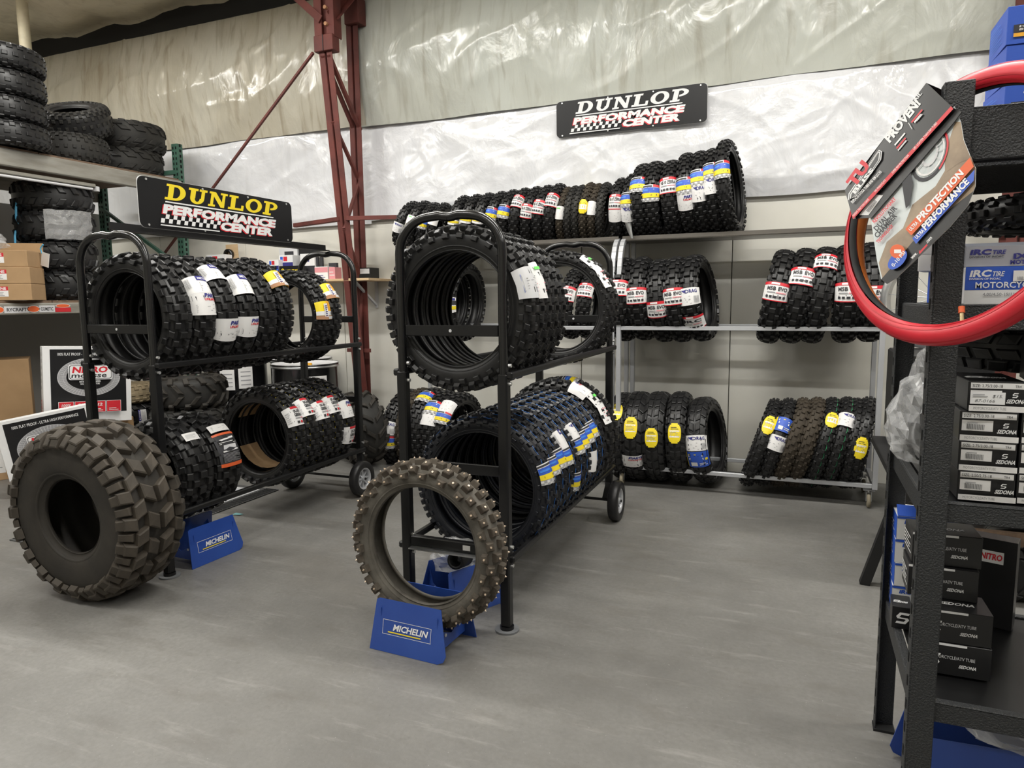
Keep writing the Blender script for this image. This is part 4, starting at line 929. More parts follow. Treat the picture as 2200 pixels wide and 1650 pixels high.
def stand_print(L_, H_):
    p = Print(L_, H_); x0, x1, y0, y1 = L_*.16, L_*.80, H_*.34, H_*.62; t = .0016
    for r in ((x0, y0, x1, y0+t), (x0, y1-t, x1, y1), (x0, y0, x0+t, y1), (x1-t, y0, x1, y1)): p.rect(*r, 'white')
    p.text('MICHELIN', x0+(x1-x0)*.22, y0+(y1-y0)*.36, (y1-y0)*.42, 'white', width=(x1-x0)*.70, shear=.22, bold=.03)
    p.rect(x0+(x1-x0)*.12, y0+(y1-y0)*.16, x0+(x1-x0)*.80, y0+(y1-y0)*.24, 'yellow'); return p
def blue_stand(c, yaw, label, L_=.355, H_=.205, D=.26, letter=True):
    """folded sheet-steel stand: two leaning panels joined by end tabs"""
    t = thing('tire_stand', label, 'stand', c, (0, 0, yaw), group='blue steel tire stands')
    top = .092; sl = atan2(D/2-top, H_); ln = hypot(D/2-top, H_)
    out = []
    for x, z in ((-L_/2+.0, 0), (L_/2-.035, 0), (L_/2-.010, .012), (L_/2, .035), (L_/2-.035, ln), (-L_/2+.03, ln), (-L_/2+.018, ln-.008)): out.append((x, z))
    for s in (-1, 1):
        T = Matrix.Translation((0, s*D/2, 0.001)) @ Matrix.Rotation(0 if s < 0 else pi, 4, 'Z') @ Matrix.Rotation(-sl, 4, 'X')
        b = MB(); b.prism(out, 0.003, 'blue_steel', T); pan = b.build('side_panel', t)
        if s < 0 and letter:
            b = MB(); stand_print(L_, ln).into(b, flat_fn(T @ Matrix.Translation((-L_/2, 0, 0))), .0004); b.build('lettering', pan)
    for s in (-1, 1):                                      # end webs with a notch for the tire, riveted tab
        x = s*(L_/2-.045); pts = [(-D/2+.02, .03), (-top-.012, H_-.03), (-.07, H_*.5), (0, H_*.35), (.07, H_*.5), (top+.012, H_-.03), (D/2-.02, .03)]
        b = MB(); T = Matrix.Translation((x, 0, 0)) @ Matrix.Rotation(pi/2, 4, 'Z'); b.prism(pts, 0.003, 'blue_steel', T); b.build('end_web', t)
        b = MB(); b.cyl((x+s*.004, -.055, H_*.42), .007, .004, 'bolt', axis=0, n=10); b.cyl((x+s*.004, .055, H_*.42), .007, .004, 'bolt', axis=0, n=10); b.build('rivet', t)
    return t
blue_stand((-1.385, 2.375, 0), radians(-3), 'blue steel stand under the studded tire, white lettering on front')
blue_stand((-3.045, 2.81, 0), radians(87), 'blue steel stand with white lettering under the signed rack')
blue_stand((-1.40, 2.80, 0), radians(62), 'blue steel stand on the floor under the unsigned rack', letter=False)
blue_stand((.56, 2.16, 0), radians(4), 'blue steel stand on the floor under the black shelving', L_=.50, letter=False)
# crumpled clear bags
def crumple(name, c, r, seed, m, label, cat, n=26, k=18, parent=None):
    b = MB(); vs = []; fs = []
    for j in range(k+1):
        th = pi*j/k
        for i in range(n):
            ph = 2*pi*i/n; d = Vector((sin(th)*cos(ph), sin(th)*sin(ph), cos(th)))
            s = 1+.30*noise.noise(d*2.1+Vector((seed, 0, 0)))+.22*(1-2*abs(noise.noise(d*4.3+Vector((0, seed, 0)))))*.6+.08*noise.noise(d*11+Vector((seed, seed, 0)))
            vs.append((d.x*r[0]*s, d.y*r[1]*s, max(-r[2]*.92, d.z*r[2]*s)))
    for j in range(k):
        for i in range(n): fs.append((j*n+i, (j+1)*n+i, (j+1)*n+(i+1) % n, j*n+(i+1) % n))
    b.add(vs, fs, m, False); o = b.build(name, parent, c)
    if label: tag(o, label, cat)
    return o
crumple('plastic_bag', (-1.46, 2.80, .215), (.11, .10, .07), 3.3, 'clear_plastic', 'crumpled clear plastic bag lying in blue stand under the rack', 'bag')
crumple('plastic_bag', (.62, 2.12, .245), (.15, .10, .05), 9.3, 'clear_plastic', 'crumpled clear plastic bag on blue stand under black shelving', 'bag')
b = MB(); b.lathe([(.028, 0), (.040, 0), (.040, .10), (.028, .10), (.028, 0)], 'black_matte', 20, Matrix.Translation((-1.37, 2.74, .24)) @ Matrix.Rotation(radians(80), 4, 'X'), axis=2); tag(b.build('tube_end'), 'short black hollow tube poking out of the blue stand', 'tube')

# floor mat beyond the signed rack, paper scrap, small debris
m_ = thing('floor_mat', 'dark ribbed floor mat with grey and red centre beside signed rack', 'mat', (-3.955, 3.31, 0))
b = MB(); b.box((0, 0, .004), (.77, 1.46, .008), 'mat_dark', bev=.002); b.build('mat_base', m_)
b = MB()
for i in range(70): b.box((.33, -.71+i*1.42/69, .0095), (.095, .009, .003), 'black_matte'); b.box((-.33, -.71+i*1.42/69, .0095), (.095, .009, .003), 'black_matte')
tag(b.build('mat_ribs', m_), kind='stuff')
b = MB(); b.box((0, 0, .0092), (.52, 1.34, .0024), 'mat_grey'); b.box((.10, .30, .0108), (.03, .55, .0012), 'red'); b.box((-.1, -.1, .0108), (.10, .5, .0012), 'red'); b.build('mat_centre', m_)
b = MB(); p = onZ(510, 1106); b.add([(p.x-.03, p.y-.02, .003), (p.x+.03, p.y-.012, .006), (p.x+.034, p.y+.02, .003), (p.x-.026, p.y+.016, .007)], [(0, 1, 2, 3)], 'cyan_paper'); tag(b.build('paper_scrap'), 'small torn turquoise paper scrap on the concrete', 'scrap')
# ------------------------------------------------------------------ pallet racking at the left
PX, PD = -5.70, 1.08
pr = thing('pallet_rack', 'green and grey pallet racking loaded with quad tires', 'rack', (PX, 5.25, 0))
for k, (x, yv) in enumerate(((0, 0), (-PD, 0), (0, -2.75), (-PD, -2.75))):
    b = MB(); b.box((x, yv, 1.475), (.075, .004, 2.95), 'green_steel')
    for s in (-1, 1): b.box((x+s*.0375, yv+.03, 1.475), (.004, .06, 2.95), 'green_steel')
    up = b.build('upright', pr)
    hl = MB()
    for i in range(58):
        for s in (-1, 1): hl.box((x+s*.018, yv-.0022, .06+i*.05), (.014, .001, .026), 'black_deep')
        hl.box((x+.0396, yv+.03, .085+i*.05), (.001, .02, .028), 'black_deep')
    tag(hl.build('punched_slots', up), kind='stuff')
for yv in (0, -2.75):
    for z0, z1 in ((.3, 1.0), (1.0, 1.75), (1.75, 2.4)):
        b = MB(); b.bar((0, yv, z0), (-PD, yv, z1), .03, .03, 'green_steel'); b.build('brace', pr)
    b = MB(); b.bar((0, yv, 2.68), (-PD, yv, 2.68), .035, .04, 'green_steel'); b.build('brace', pr)
for x in (0.045, -PD-.045):
    b = MB(); b.box((x, -1.375, 2.525), (.05, 2.75, .13), 'beam_grey', bev=.008); b.box((x+(-.02 if x > 0 else .02), -1.375, 2.57), (.05, 2.75, .05), 'beam_grey'); b.build('beam', pr)
    b = MB(); b.box((x, -1.375, 1.375), (.05, 2.75, .09), 'beam_grey', bev=.006); b.build('beam', pr)
for z in (2.60, 1.43):
    for i in range(6):
        b = MB(); b.box((-PD/2, -.24-i*.455, z), (PD+.09, .448, .02), 'board'); b.build('deck_board', pr)
b = MB(); b.box((-PD-.13, -1.375, 1.9), (.02, 2.9, .9), 'grey_wall'); b.box((-PD-.13, -1.375, .72), (.02, 2.9, 1.3), 'dark_wall'); b.build('back_panel', pr)
# stickers on the lower beam
def sticker(p0, w_, h, base, txt, tcol, label, oval=False):
    T = frame(p0, (0, 1, 0), (0, 0, 1)); p = Print(w_, h)
    if oval: p.poly([(w_/2+w_/2*cos(a*pi/12), h/2+h/2*sin(a*pi/12)) for a in range(24)], 'paper'); p.poly([(w_/2+w_*.46*cos(a*pi/12), h/2+h*.42*sin(a*pi/12)) for a in range(24)], base)
    else: p.rect(0, 0, w_, h, base)
    if txt: p.text(txt, w_*.1, h*.25, h*.5, tcol, width=w_*.8, bold=.03)
    b = MB(); p.into(b, flat_fn(T), .0006); return b.build('sticker', None)
sx = PX+.0715
for (px0, px1, py, h, base, txt, tc, ov) in ((8, 62, 659, .05, 'paper_grey', 'RYCRAFT', 'ink', 0), (83, 117, 655, .055, 'paper_grey', 'COMETIC', 'ink', 0), (57, 84, 650, .055, 'orange_red', '', 'paper', 1), (118, 152, 658, .035, 'red_print', '', 'paper', 0), (118, 150, 649, .03, 'orange_red', '', 'paper', 1), (-10, 8, 660, .05, 'orange_red', '', 'paper', 1)):
    a = onX(px0, py, sx); b_ = onX(px1, py, sx); o = sticker((sx, a.y, 1.345+(.035 if h < .04 and ov else 0)), b_.y-a.y, h, base, txt, tc, '', ov)
    o.parent = pr; o.matrix_parent_inverse = pr.matrix_basis.inverted()
# unlit strip light clipped under the upper beam
st = thing('work_light', 'unlit white strip light fixed under the racking beam', 'light', (PX+.0, 3.2, 2.40))
b = MB(); b.box((.02, .35, .02), (.05, 1.6, .03), 'beam_grey', bev=.006); b.build('housing', st)
b = MB(); b.tube([(.035, -.42, -.012), (.035, 1.12, -.012)], .011, 'paper_grey', 10); b.build('lamp_tube', st)
b = MB(); b.box((.03, 1.16, -.005), (.04, .03, .04), 'paper_grey'); b.build('end_clip', st)
# pipe from roof to shelf
p = onY(57, 120, 4.75); zt = 4.45
b = MB(); b.tube([(p.x, 4.75, 2.612), (p.x, 4.75, zt)], .050, 'pvc', 20); tag(b.build('standpipe'), 'cream plastic pipe rising from tire shelf to roof', 'pipe')

def lying(kind, px, py, Y, label, group, scale=1.0, tilt=0.0, yaw=0.0, z=None, labels=(), name='quad_tire', spin=0.0):
    """tire lying flat, middle of its side at the pixel, depth Y"""
    c = onY(px, py, Y)
    if z is not None: c.z = z
    car, trd, P, zc = tire_mesh(kind)
    Rm = Matrix.Rotation(yaw, 4, 'Z') @ Matrix.Rotation(tilt, 4, 'X') @ Matrix.Rotation(-pi/2, 4, 'Y') @ Matrix.Rotation(spin, 4, 'X')
    base = c-(Rm @ Vector((0, 0, zc*scale)))
    t = thing(name, label, 'tire', group=group, mw=Matrix.Translation(base) @ Rm @ Matrix.Scale(scale, 4))
    link('carcass', car, t); tag(link('tread', trd, t), kind='stuff')
    for lb in labels: link('paper_label', label_mesh(lb[0], kind, lb[3] if len(lb) > 3 else '', lb[2], radians(lb[1]), lb[4] if len(lb) > 4 else 60), t)
    return t
ZT = 2.612
g = 'quad tires on the upper racking shelf'
for i in range(4):
    lying('atv_rib', (0, -3, -2, 1)[i], 230, 3.72, f'ribbed black tire, {ORD[i]} from the bottom of the tall stack on upper shelf', g, 1.0, 0, .4*i, ZT+.094+i*.189, [('metz', 8, .12, '', 50)] if i == 1 else ([('drag', 62, .1, '', 60)] if i == 0 else []), spin=radians(-40))
lying('atv_turf', 152, 320, 4.38, 'worn brownish turf tire lying flat under the tilted tire', g, .98, 0, .2, ZT+.122)
SPEC['atv_tilt'] = dict(SPEC['atv_turf'], rub='rubber'); 
lying('atv_tilt', 160, 262, 4.44, 'black turf tire tipped up so its open centre shows', g, .98, radians(26), radians(28), ZT+.395)
lying('atv_arrow', 270, 345, 5.04, 'large arrow-tread tire lying flat on shelf, lower of two', g, .98, 0, .6, ZT+.128)
lying('atv_arrow', 272, 290, 5.06, 'large arrow-tread tire lying flat, upper of two on shelf', g, 1.0, radians(2), 1.2, ZT+.382)
# middle shelf
ZM = 1.442; g = 'zigzag-tread quad tires stacked on the middle racking shelf'
for i in range(4):
    lying('atv_stack', 124, 540, 4.18, f'zigzag-tread quad tire, {ORD[i]} from the bottom of the middle-shelf stack', g, .95, radians(1.0*(i % 2)), .5*i, ZM+.122+i*.247)
for k, (px, py, Y) in enumerate(((48, 462, 3.93), (46, 522, 3.93))):
    c = onY(px, py, Y); b = MB(); b.tube([(c.x-.01, Y-.03, c.z+.10), (c.x+.005, Y-.05, c.z+.05), (c.x-.005, Y-.05, c.z-.03), (c.x+.01, Y-.03, c.z-.09)], .009, 'strap_blue', 8); tag(b.build('cable_tie'), ('blue plastic strap around the topmost zigzag tire', 'blue plastic strap around the second tire from top')[k], 'strap')
c = onY(97, 558, 3.82); b = MB(); b.box((c.x, c.y, c.z), (.09, .004, .11), 'paper', Matrix.Translation(c) @ Matrix.Rotation(.25, 4, 'Y') @ Matrix.Translation(-c)); tg = b.build('price_tag'); tag(tg, 'white tag on blue tie hanging from stacked zigzag tires', 'tag')
b = MB(); b.tube([(c.x-.03, c.y, c.z+.05), (c.x-.045, c.y, c.z+.09), (c.x-.01, c.y, c.z+.12)], .006, 'strap_blue', 6); b.build('tag_tie', tg)
b = MB(); vs = []; cc = onY(124, 500, 4.18)
for i in range(13):
    a = radians(-50+i*5.2)
    for j in range(7):
        rr = .338+.010*nz(i*.9, j*.8)+.004*(j % 2); vs.append((cc.x+rr*cos(a), 4.18+rr*sin(a), ZM+.50+j*.24/6+.012*nz(i*.5, 3.3)))
b.add(vs, [(i*7+j, (i+1)*7+j, (i+1)*7+j+1, i*7+j+1) for i in range(12) for j in range(6)], 'clear_film', False); tag(b.build('plastic_wrap'), 'crinkled clear wrap clinging to one tire of the zigzag stack', 'wrap')

def carton(name, c, d, yaw, m, label, cat, group=None, prints=None, side=None, bev=.003, rx=0.0, ry=0.0, parts=None):
    """closed carton; c = centre of its base; prints = Print for the front (-Y) face"""
    t = thing(name, label, cat, c, (rx, ry, yaw), group)
    b = MB(); b.box((0, 0, d[2]/2), d, m, bev=bev); body = b.build('carton_body', t)
    if prints: b = MB(); prints.into(b, flat_fn(Matrix.Translation((-d[0]/2, -d[1]/2, 0))), .0004); b.build('printing', t)
    if side:                                               # left face (-X)
        b = MB(); side.into(b, flat_fn(Matrix.Translation((-d[0]/2, d[1]/2, 0)) @ Matrix.Rotation(-pi/2, 4, 'Z')), .0004); b.build('side_printing', t)
    return t
def uline():
    p = Print(.3, .13); p.rect(.10, .028, .205, .105, 'paper'); p.rect(.10, .075, .205, .105, 'red_print'); p.text('ULINE', .112, .080, .020, 'paper', width=.08, bold=.03); p.lines(.125, .036, .18, .07, 3, 'grey_print', .3); return p
cy = 3.62
for i in range(3):
    carton('cardboard_box', (-5.735+(-.015 if i == 2 else 0), cy, ZM+i*.128), (.36, .30, .126), radians(38), 'cardboard', ('brown shipping carton with red and white label, bottom of the pile', 'brown shipping carton with red and white label, middle of the pile', 'open brown shipping carton with raised flap on top of pile')[i], 'box', 'labelled shipping cartons', uline())
top = [o for o in bpy.data.objects if o.name.startswith('cardboard_box')][-1]
b = MB(); b.box((.02, .145, .175), (.34, .004, .10), 'cardboard', Matrix.Rotation(radians(-8), 4, 'X')); b.box((0, 0, .1265), (.35, .29, .002), 'cardboard_dark'); b.build('flap', top)
crumple('packing_film', (-5.83, 3.50, ZM+.385+.066), (.15, .13, .075), 5.1, 'clear_plastic', 'crumpled clear packing film spilling out of the open carton', 'film')
# dark storage case behind
b = thing('storage_case', 'dark grey plastic case at the end of middle shelf', 'case', (-6.50, 3.62, ZM))
q = MB(); q.box((0, 0, .36), (.45, .42, .72), 'dark_grey_plastic', bev=.02); q.build('case_body', b); q = MB(); q.box((.1, .05, .80), (.2, .2, .16), 'black_matte', bev=.01); q.build('lid', b)

# ------------------------------------------------------------------ boxes on the floor by the racking
def nitro(w_, h):
    p = Print(w_, h); p.rect(0, 0, w_, h, 'white'); p.rect(w_*.08, h*.13, w_*.94, h*.965, 'card_black')
    p.text('100% FLAT PROOF - ULTRA HIGH PERFORMANCE', w_*.16, h*.885, h*.036, 'white', width=w_*.70, bold=.01)
    cx, cy_ = w_*.51, h*.60; n = 40
    for r0, r1, m in ((1.0, .80, 'grey_print'), (.985, .97, 'paper_grey'), (.83, .815, 'paper_grey'), (.93, .925, 'paper_grey'), (.88, .875, 'paper_grey')):
        vs, fs = arc_strip(cx, cy_, w_*.36*r0, w_*.36*r1*.9 if r0 == 1.0 else w_*.36*r1, h*.25*r0, h*.25*r1*.84 if r0 == 1.0 else h*.25*r1, 0, 360, n); p.items.append(('s', (vs, fs), m, p.k+1)); p.k += 1
    for i in range(60):
        a = i*pi/30; p.poly([(cx+w_*.26*cos(a-.008), cy_+h*.17*sin(a-.008)), (cx+w_*.35*cos(a-.008), cy_+h*.244*sin(a-.008)), (cx+w_*.35*cos(a+.008), cy_+h*.244*sin(a+.008)), (cx+w_*.26*cos(a+.008), cy_+h*.17*sin(a+.008))], 'paper_grey')
    for dd, m in ((0, 'white'), (.006, 'card_black'), (.010, 'white')): p.poly([(x+w_*.27+dd, z+h*.57+dd) for x, z in round_rect(w_*.50-2*dd, h*.20-2*dd, .015)], m)
    p.text('NITRO', w_*.31, h*.665, h*.078, 'red', width=w_*.40, shear=.18, bold=.04); p.text('mousse', w_*.30, h*.600, h*.042, 'ink', width=w_*.40, shear=.15, bold=.02)
    p.text('NITROGEN ENERGIZED', w_*.39, h*.535, h*.024, 'white', width=w_*.24); p.text('SOLID FOAM INNER TUBE', w_*.40, h*.508, h*.018, 'white', width=w_*.22)
    for i, s in enumerate(('100%', '2X', 'N2', '')):
        x = w_*(.15+i*.18); p.rect(x, h*.14, x+w_*.172, h*.29, 'white'); p.rect(x+.003, h*.145, x+w_*.172-.003, h*.285, 'red')
        if s: p.text(s, x+w_*.035, h*.225, h*.036, 'white', width=w_*.10, shear=.15, bold=.02)
        p.lines(x+w_*.03, h*.16, x+w_*.14, h*.20, 2, 'paper', .4)
    return p
def nitro_side(w_, h):
    p = Print(w_, h); p.rect(0, 0, w_, h, 'white')
    for i in range(6):
        vs, fs = arc_strip(w_/2, h*(.90-i*.085), .014, .011, .014, .011, 0, 360, 16); p.items.append(('s', (vs, fs), 'ink', p.k+1)); p.k += 1; p.rect(w_/2-.004, h*(.90-i*.085)-.005, w_/2+.005, h*(.90-i*.085)+.004, 'grey_print')
    p.text('NITRO', w_*.66, h*.06, .035, 'red', width=h*.26, bold=.04, rot=pi/2); return p
ny = radians(68)
carton('foam_insert_box', (-5.22, 3.78, .475), (.60, .10, .60), radians(63), 'white', 'white and black box with red lettering standing behind its twin', 'box', 'white and black foam insert boxes', nitro(.60, .60), nitro_side(.10, .60), ry=radians(3))
carton('foam_insert_box', (-5.14, 3.47, .012), (.60, .10, .60), radians(60), 'white', 'white and black box with red lettering tilted on the floor in front', 'box', 'white and black foam insert boxes', nitro(.60, .60), nitro_side(.10, .60), ry=radians(-8))
carton('cardboard_box', (-5.42, 3.95, 0), (.55, .40, .470), radians(63), 'cardboard', 'brown carton on the floor carrying the rear white and black box', 'box')
lp = Print(.3, .36); lp.rect(.05, .06, .2, .33, 'paper'); lp.lines(.07, .1, .18, .3, 6, 'grey_print', .25)
carton('cardboard_box', (-6.06, 3.66, 0), (.42, .40, .97), radians(55), 'cardboard', 'tall brown carton with white sheet beside the white and black boxes', 'box', None, lp)
# flat tires piled behind the signed rack
g = 'quad tires piled on the floor behind the signed rack'
SPEC['atv_tan'] = dict(SPEC['atv_rib'], rub='tan_rubber', lug='tan_rubber')
for i, (kd, z, d) in enumerate((('atv_mud', .13, 'mud'), ('atv_stack', .37, 'zigzag'), ('atv_tan', .575, 'dusty tan'))):
    lying(kd, 268, 900, 4.60, f'{d} quad tire lying flat, {ORD[i]} from the floor in the lower pile', g, .95, radians((0, 2, -2)[i]), .7*i, z, [('metz', -40, .08, '', 30)] if i == 1 else [])
for i, (kd, z, d) in enumerate((('atv_mud', .13, 'mud'), ('atv_arrow', .39, 'arrow-tread'), ('atv_mud', .65, 'mud'))):
    lying(kd, 412, 900, 4.45, f'{d} quad tire lying flat, {ORD[i]} from the floor in pile beside drums', g, .97, 0, .7*i, z)
# tire standing at the foot of the column
pc = onZ(803, 992)
tire('atv_mud', (pc.x-.04, pc.y-.12, .322), 'chunky quad tire standing on the floor beside the column foot', None, yaw=radians(60), lean=radians(-6), name='quad_tire')
# drums
def drum(x, y, label, lab=None):
    t = thing('steel_drum', label, 'drum', (x, y, 0), group='black steel drums by the back wall')
    b = MB(); pf = [(0, 0), (.285, 0), (.292, .012), (.285, .03)]
    for k in (.29, .58): pf += [(.283, k-.02), (.292, k), (.283, k+.02)]
    pf += [(.283, .83), (.292, .845), (.294, .86), (.288, .868)]; b.lathe(pf, 'black_gloss', 48); b.build('drum_shell', t)
    b = MB(); b.lathe([(.288, .866), (.278, .866), (.274, .855), (0, .855)], 'paper_grey', 48); b.build('drum_lid', t)
    b = MB(); b.lathe([(.285, .832), (.2955, .838), (.2955, .850), (.285, .856)], 'zinc', 48); b.build('closing_ring', t)
    b = MB(); b.cyl((.12, -.1, .855), .03, .02, 'orange', n=14); b.build('bung', t)
    for (a, z, w_, h) in lab or ():
        b = MB(); a = radians(a); vs = []; n = 6
        for i in range(n+1):
            q = a+(i/n-.5)*w_/.294
            for zz in (z, z+h): vs.append((.2945*cos(q), .2945*sin(q), zz))
        b.add(vs, [(2*i, 2*i+2, 2*i+3, 2*i+1) for i in range(n)], 'paper', True)
        for r in range(4):
            vs = []
            for i in range(n+1):
                q = a+(i/n-.5)*w_*.7/.294
                for zz in (z+h*(.15+r*.2), z+h*(.20+r*.2)): vs.append((.2951*cos(q), .2951*sin(q), zz))
            b.add(vs, [(2*i, 2*i+2, 2*i+3, 2*i+1) for i in range(n)], 'grey_print', True)
        b.build('paper_label', t)
    return t
drum(-5.00, 5.16, 'black steel drum with two white sheets on its side', [(-62, .60, .13, .19), (-30, .61, .13, .20)])
drum(-4.45, 5.44, 'black steel drum between the other two drums, pale lid', [])
drum(-4.05, 5.00, 'black steel drum with white label nearest the column', [(-30, .66, .16, .11)])
# ------------------------------------------------------------------ pine wall shelf with parts and accessories
ws = thing('wall_shelf', 'pale pine shelf board on the back wall beneath the sign', 'shelf', (-4.36, 5.75, 1.60))
b = MB(); b.box((0, -.20, 0), (1.55, .40, .022), 'pine', bev=.002); b.build('shelf_board', ws)
for x in (-.6, 0, .6): b = MB(); b.bar((x, -.36, -.015), (x, -.012, -.24), .02, .02, 'paper_grey'); b.box((x, -.012, -.13), (.025, .02, .26), 'paper_grey'); b.build('bracket', ws)
SZ = 1.6115
def shelf_px(x0, x1, yt, Y): a = onY(x0, 580, Y); b_ = onY(x1, 580, Y); h = onY((x0+x1)/2, yt, Y).z-SZ; return (a.x+b_.x)/2, b_.x-a.x, max(.02, h)
def acc(x0, x1, yt, label, m, pr=None, Y=5.46, dep=.12, name='accessory_box', cat='box', z=None, h=None):
    cx, w_, hh = shelf_px(x0, x1, yt, Y); hh = h or hh; w_ *= .93
    p = Print(w_, hh)
    if pr: pr(p, w_, hh)
    return carton(name, (cx, Y+dep/2, SZ if z is None else z), (w_, dep, hh), 0, m, label, cat, None, p if pr else None, bev=.001)
def oxf(p, w_, h): p.rect(0, 0, w_, h, 'navy'); p.rect(0, h*.72, w_, h, 'white'); p.rect(w_*.08, h*.76, w_*.28, h*.94, 'blue_print'); p.rect(w_*.32, h*.76, w_*.6, h*.94, 'red'); p.rect(w_*.55, h*.2, w_*.92, h*.55, 'blue_light'); p.lines(w_*.06, h*.1, w_*.5, h*.6, 4, 'paper_grey', .3)
acc(444, 486, 547, 'blue and white parts box at the racking end of pine shelf', 'white', oxf, dep=.10)
acc(527, 549, 586, 'small blue and white parts box on pine shelf behind tires', 'white', oxf, dep=.07)
acc(577, 600, 558, 'blue and white parts box leaning beside its larger twin', 'white', oxf, Y=5.50)
acc(600, 631, 548, 'largest blue and white parts box on the pine shelf', 'white', oxf, Y=5.56)
acc(598, 646, 571, 'black box with yellow band and cross emblem on shelf', 'ink', lambda p, w_, h: (p.rect(0, 0, w_, h, 'card_black'), p.rect(0, 0, w_, h*.28, 'yellow'), p.text('OPEN TRAIL', w_*.32, h*.55, h*.2, 'yellow', width=w_*.6, bold=.03), p.items.append(('s', arc_strip(w_*.18, h*.62, w_*.09, w_*.06, h*.2, h*.13, 0, 360, 18), 'yellow', p.k+1)), p.rect(w_*.17, h*.40, w_*.19, h*.84, 'yellow'), p.rect(w_*.08, h*.6, w_*.28, h*.64, 'yellow')), Y=5.44, dep=.10)
acc(600, 642, 533, 'clear fronted grey pack standing behind the yellow-banded box', 'paper_grey', lambda p, w_, h: (p.rect(w_*.3, h*.78, w_*.8, h*.9, 'ink'),), Y=5.66, dep=.04)
acc(645, 678, 545, 'black and white boxed kit under the rack arch', 'white', lambda p, w_, h: (p.rect(0, 0, w_, h*.55, 'ink'), p.rect(w_*.1, h*.1, w_*.9, h*.25, 'paper_grey'), p.rect(w_*.5, h*.7, w_*.62, h*.85, 'navy')), Y=5.56, dep=.10)
acc(642, 684, 533, 'flat black carton laid along the wall on pine shelf', 'black_matte', None, Y=5.68, dep=.05)
acc(675, 705, 573, 'lilac and white slim box lying on the pine shelf', 'white', lambda p, w_, h: (p.rect(0, h*.55, w_, h*.95, 'pink'), p.lines(w_*.1, h*.15, w_*.8, h*.45, 2, 'navy', .3)), Y=5.44, dep=.10)
acc(706, 720, 574, 'lilac slim box end beside its twin on shelf', 'pink', lambda p, w_, h: (p.lines(w_*.1, h*.3, w_*.9, h*.8, 2, 'paper', .3),), Y=5.44, dep=.10)
acc(547, 588, 592, 'white flat carton on pine shelf under black grips', 'white', lambda p, w_, h: (p.lines(w_*.3, h*.3, w_*.6, h*.7, 2, 'grey_print', .3),), Y=5.42, dep=.14)
acc(706, 724, 565, 'dark hanging parts pack with pale print near the column', 'ink', lambda p, w_, h: (p.rect(w_*.05, h*.3, w_*.95, h*.7, 'paper_grey'),), Y=5.55, dep=.03)
acc(745, 774, 546, 'white card box half hidden behind the column', 'white', None, Y=5.56, dep=.10)
acc(770, 797, 575, 'black mesh basket of parts at the column end of shelf', 'black_matte', lambda p, w_, h: (p.rect(w_*.1, h*.45, w_*.9, h*.9, 'paper_grey'),), Y=5.50, dep=.14)
for i in range(4):
    cx, w_, hh = shelf_px(552+i*11, 562+i*11, 578, 5.50); t = thing('handlebar_grip', 'ribbed black rubber grip in the row on pine shelf', 'grip', (cx, 5.50, SZ+.03), group='grips in a row on the pine shelf')
    b = MB(); b.lathe([(.012, 0), (.030, 0), (.030, .012)]+[(.024+.003*(j % 2), .018+j*.008) for j in range(12)]+[(.02, .118), (.012, .118)], 'black_satin', 18); b.build('grip_sleeve', t)
# round instruments on a curved display card
cx, w_, hh = shelf_px(488, 512, 525, 5.60); t = thing('gauge_display', 'tan display card holding two round black rings on shelf', 'display', (cx, 5.60, SZ))
b = MB(); b.prism([(-w_*.55, 0), (w_*.3, 0), (w_*.55, hh*.5), (w_*.5, hh), (-w_*.5, hh)], .012, 'pine'); b.build('display_card', t)
for k in range(2):
    b = MB(); b.lathe([(.030, -.04), (.052, -.04), (.055, -.02), (.052, 0), (.030, 0), (.030, -.04)], 'black_gloss', 26, Matrix.Translation((-.02, 0, hh*(.42+.32*k))), axis=1); b.build('gauge_ring', t)
cx, w_, hh = shelf_px(502, 526, 575, 5.46); t = thing('blister_pack', 'clear and red blister pack lying on the pine shelf', 'pack', (cx, 5.46, SZ))
b = MB(); b.prism([(-w_*.5, 0), (w_*.5, 0), (w_*.35, .05), (-w_*.1, .075), (-w_*.45, .06)], .12, 'red_print'); b.build('backing_card', t)
b = MB(); b.prism([(-w_*.3, .0), (w_*.55, 0), (w_*.3, .06), (-w_*.05, .085)], .10, 'clear_plastic', Matrix.Translation((.02, -.03, 0))); b.build('blister', t)
# bottle rack: two tall cans
for k, px in enumerate((683, 692)):
    cx, w_, hh = shelf_px(px-4, px+4, 545, 5.60); b = thing('spray_can', ('slim black and gold can beside the rack arch', 'slim black and gold can nearer the column')[k], 'can', (cx, 5.60, SZ))
    q = MB(); q.cyl((0, 0, 0), .019, hh*.86, 'ink', n=18); q.cyl((0, 0, hh*.3), .0195, hh*.2, 'yellow', n=18, cap=False); q.build('can_body', b); q = MB(); q.cyl((0, 0, hh*.86), .014, hh*.14, 'black_matte', n=14); q.build('cap', b)
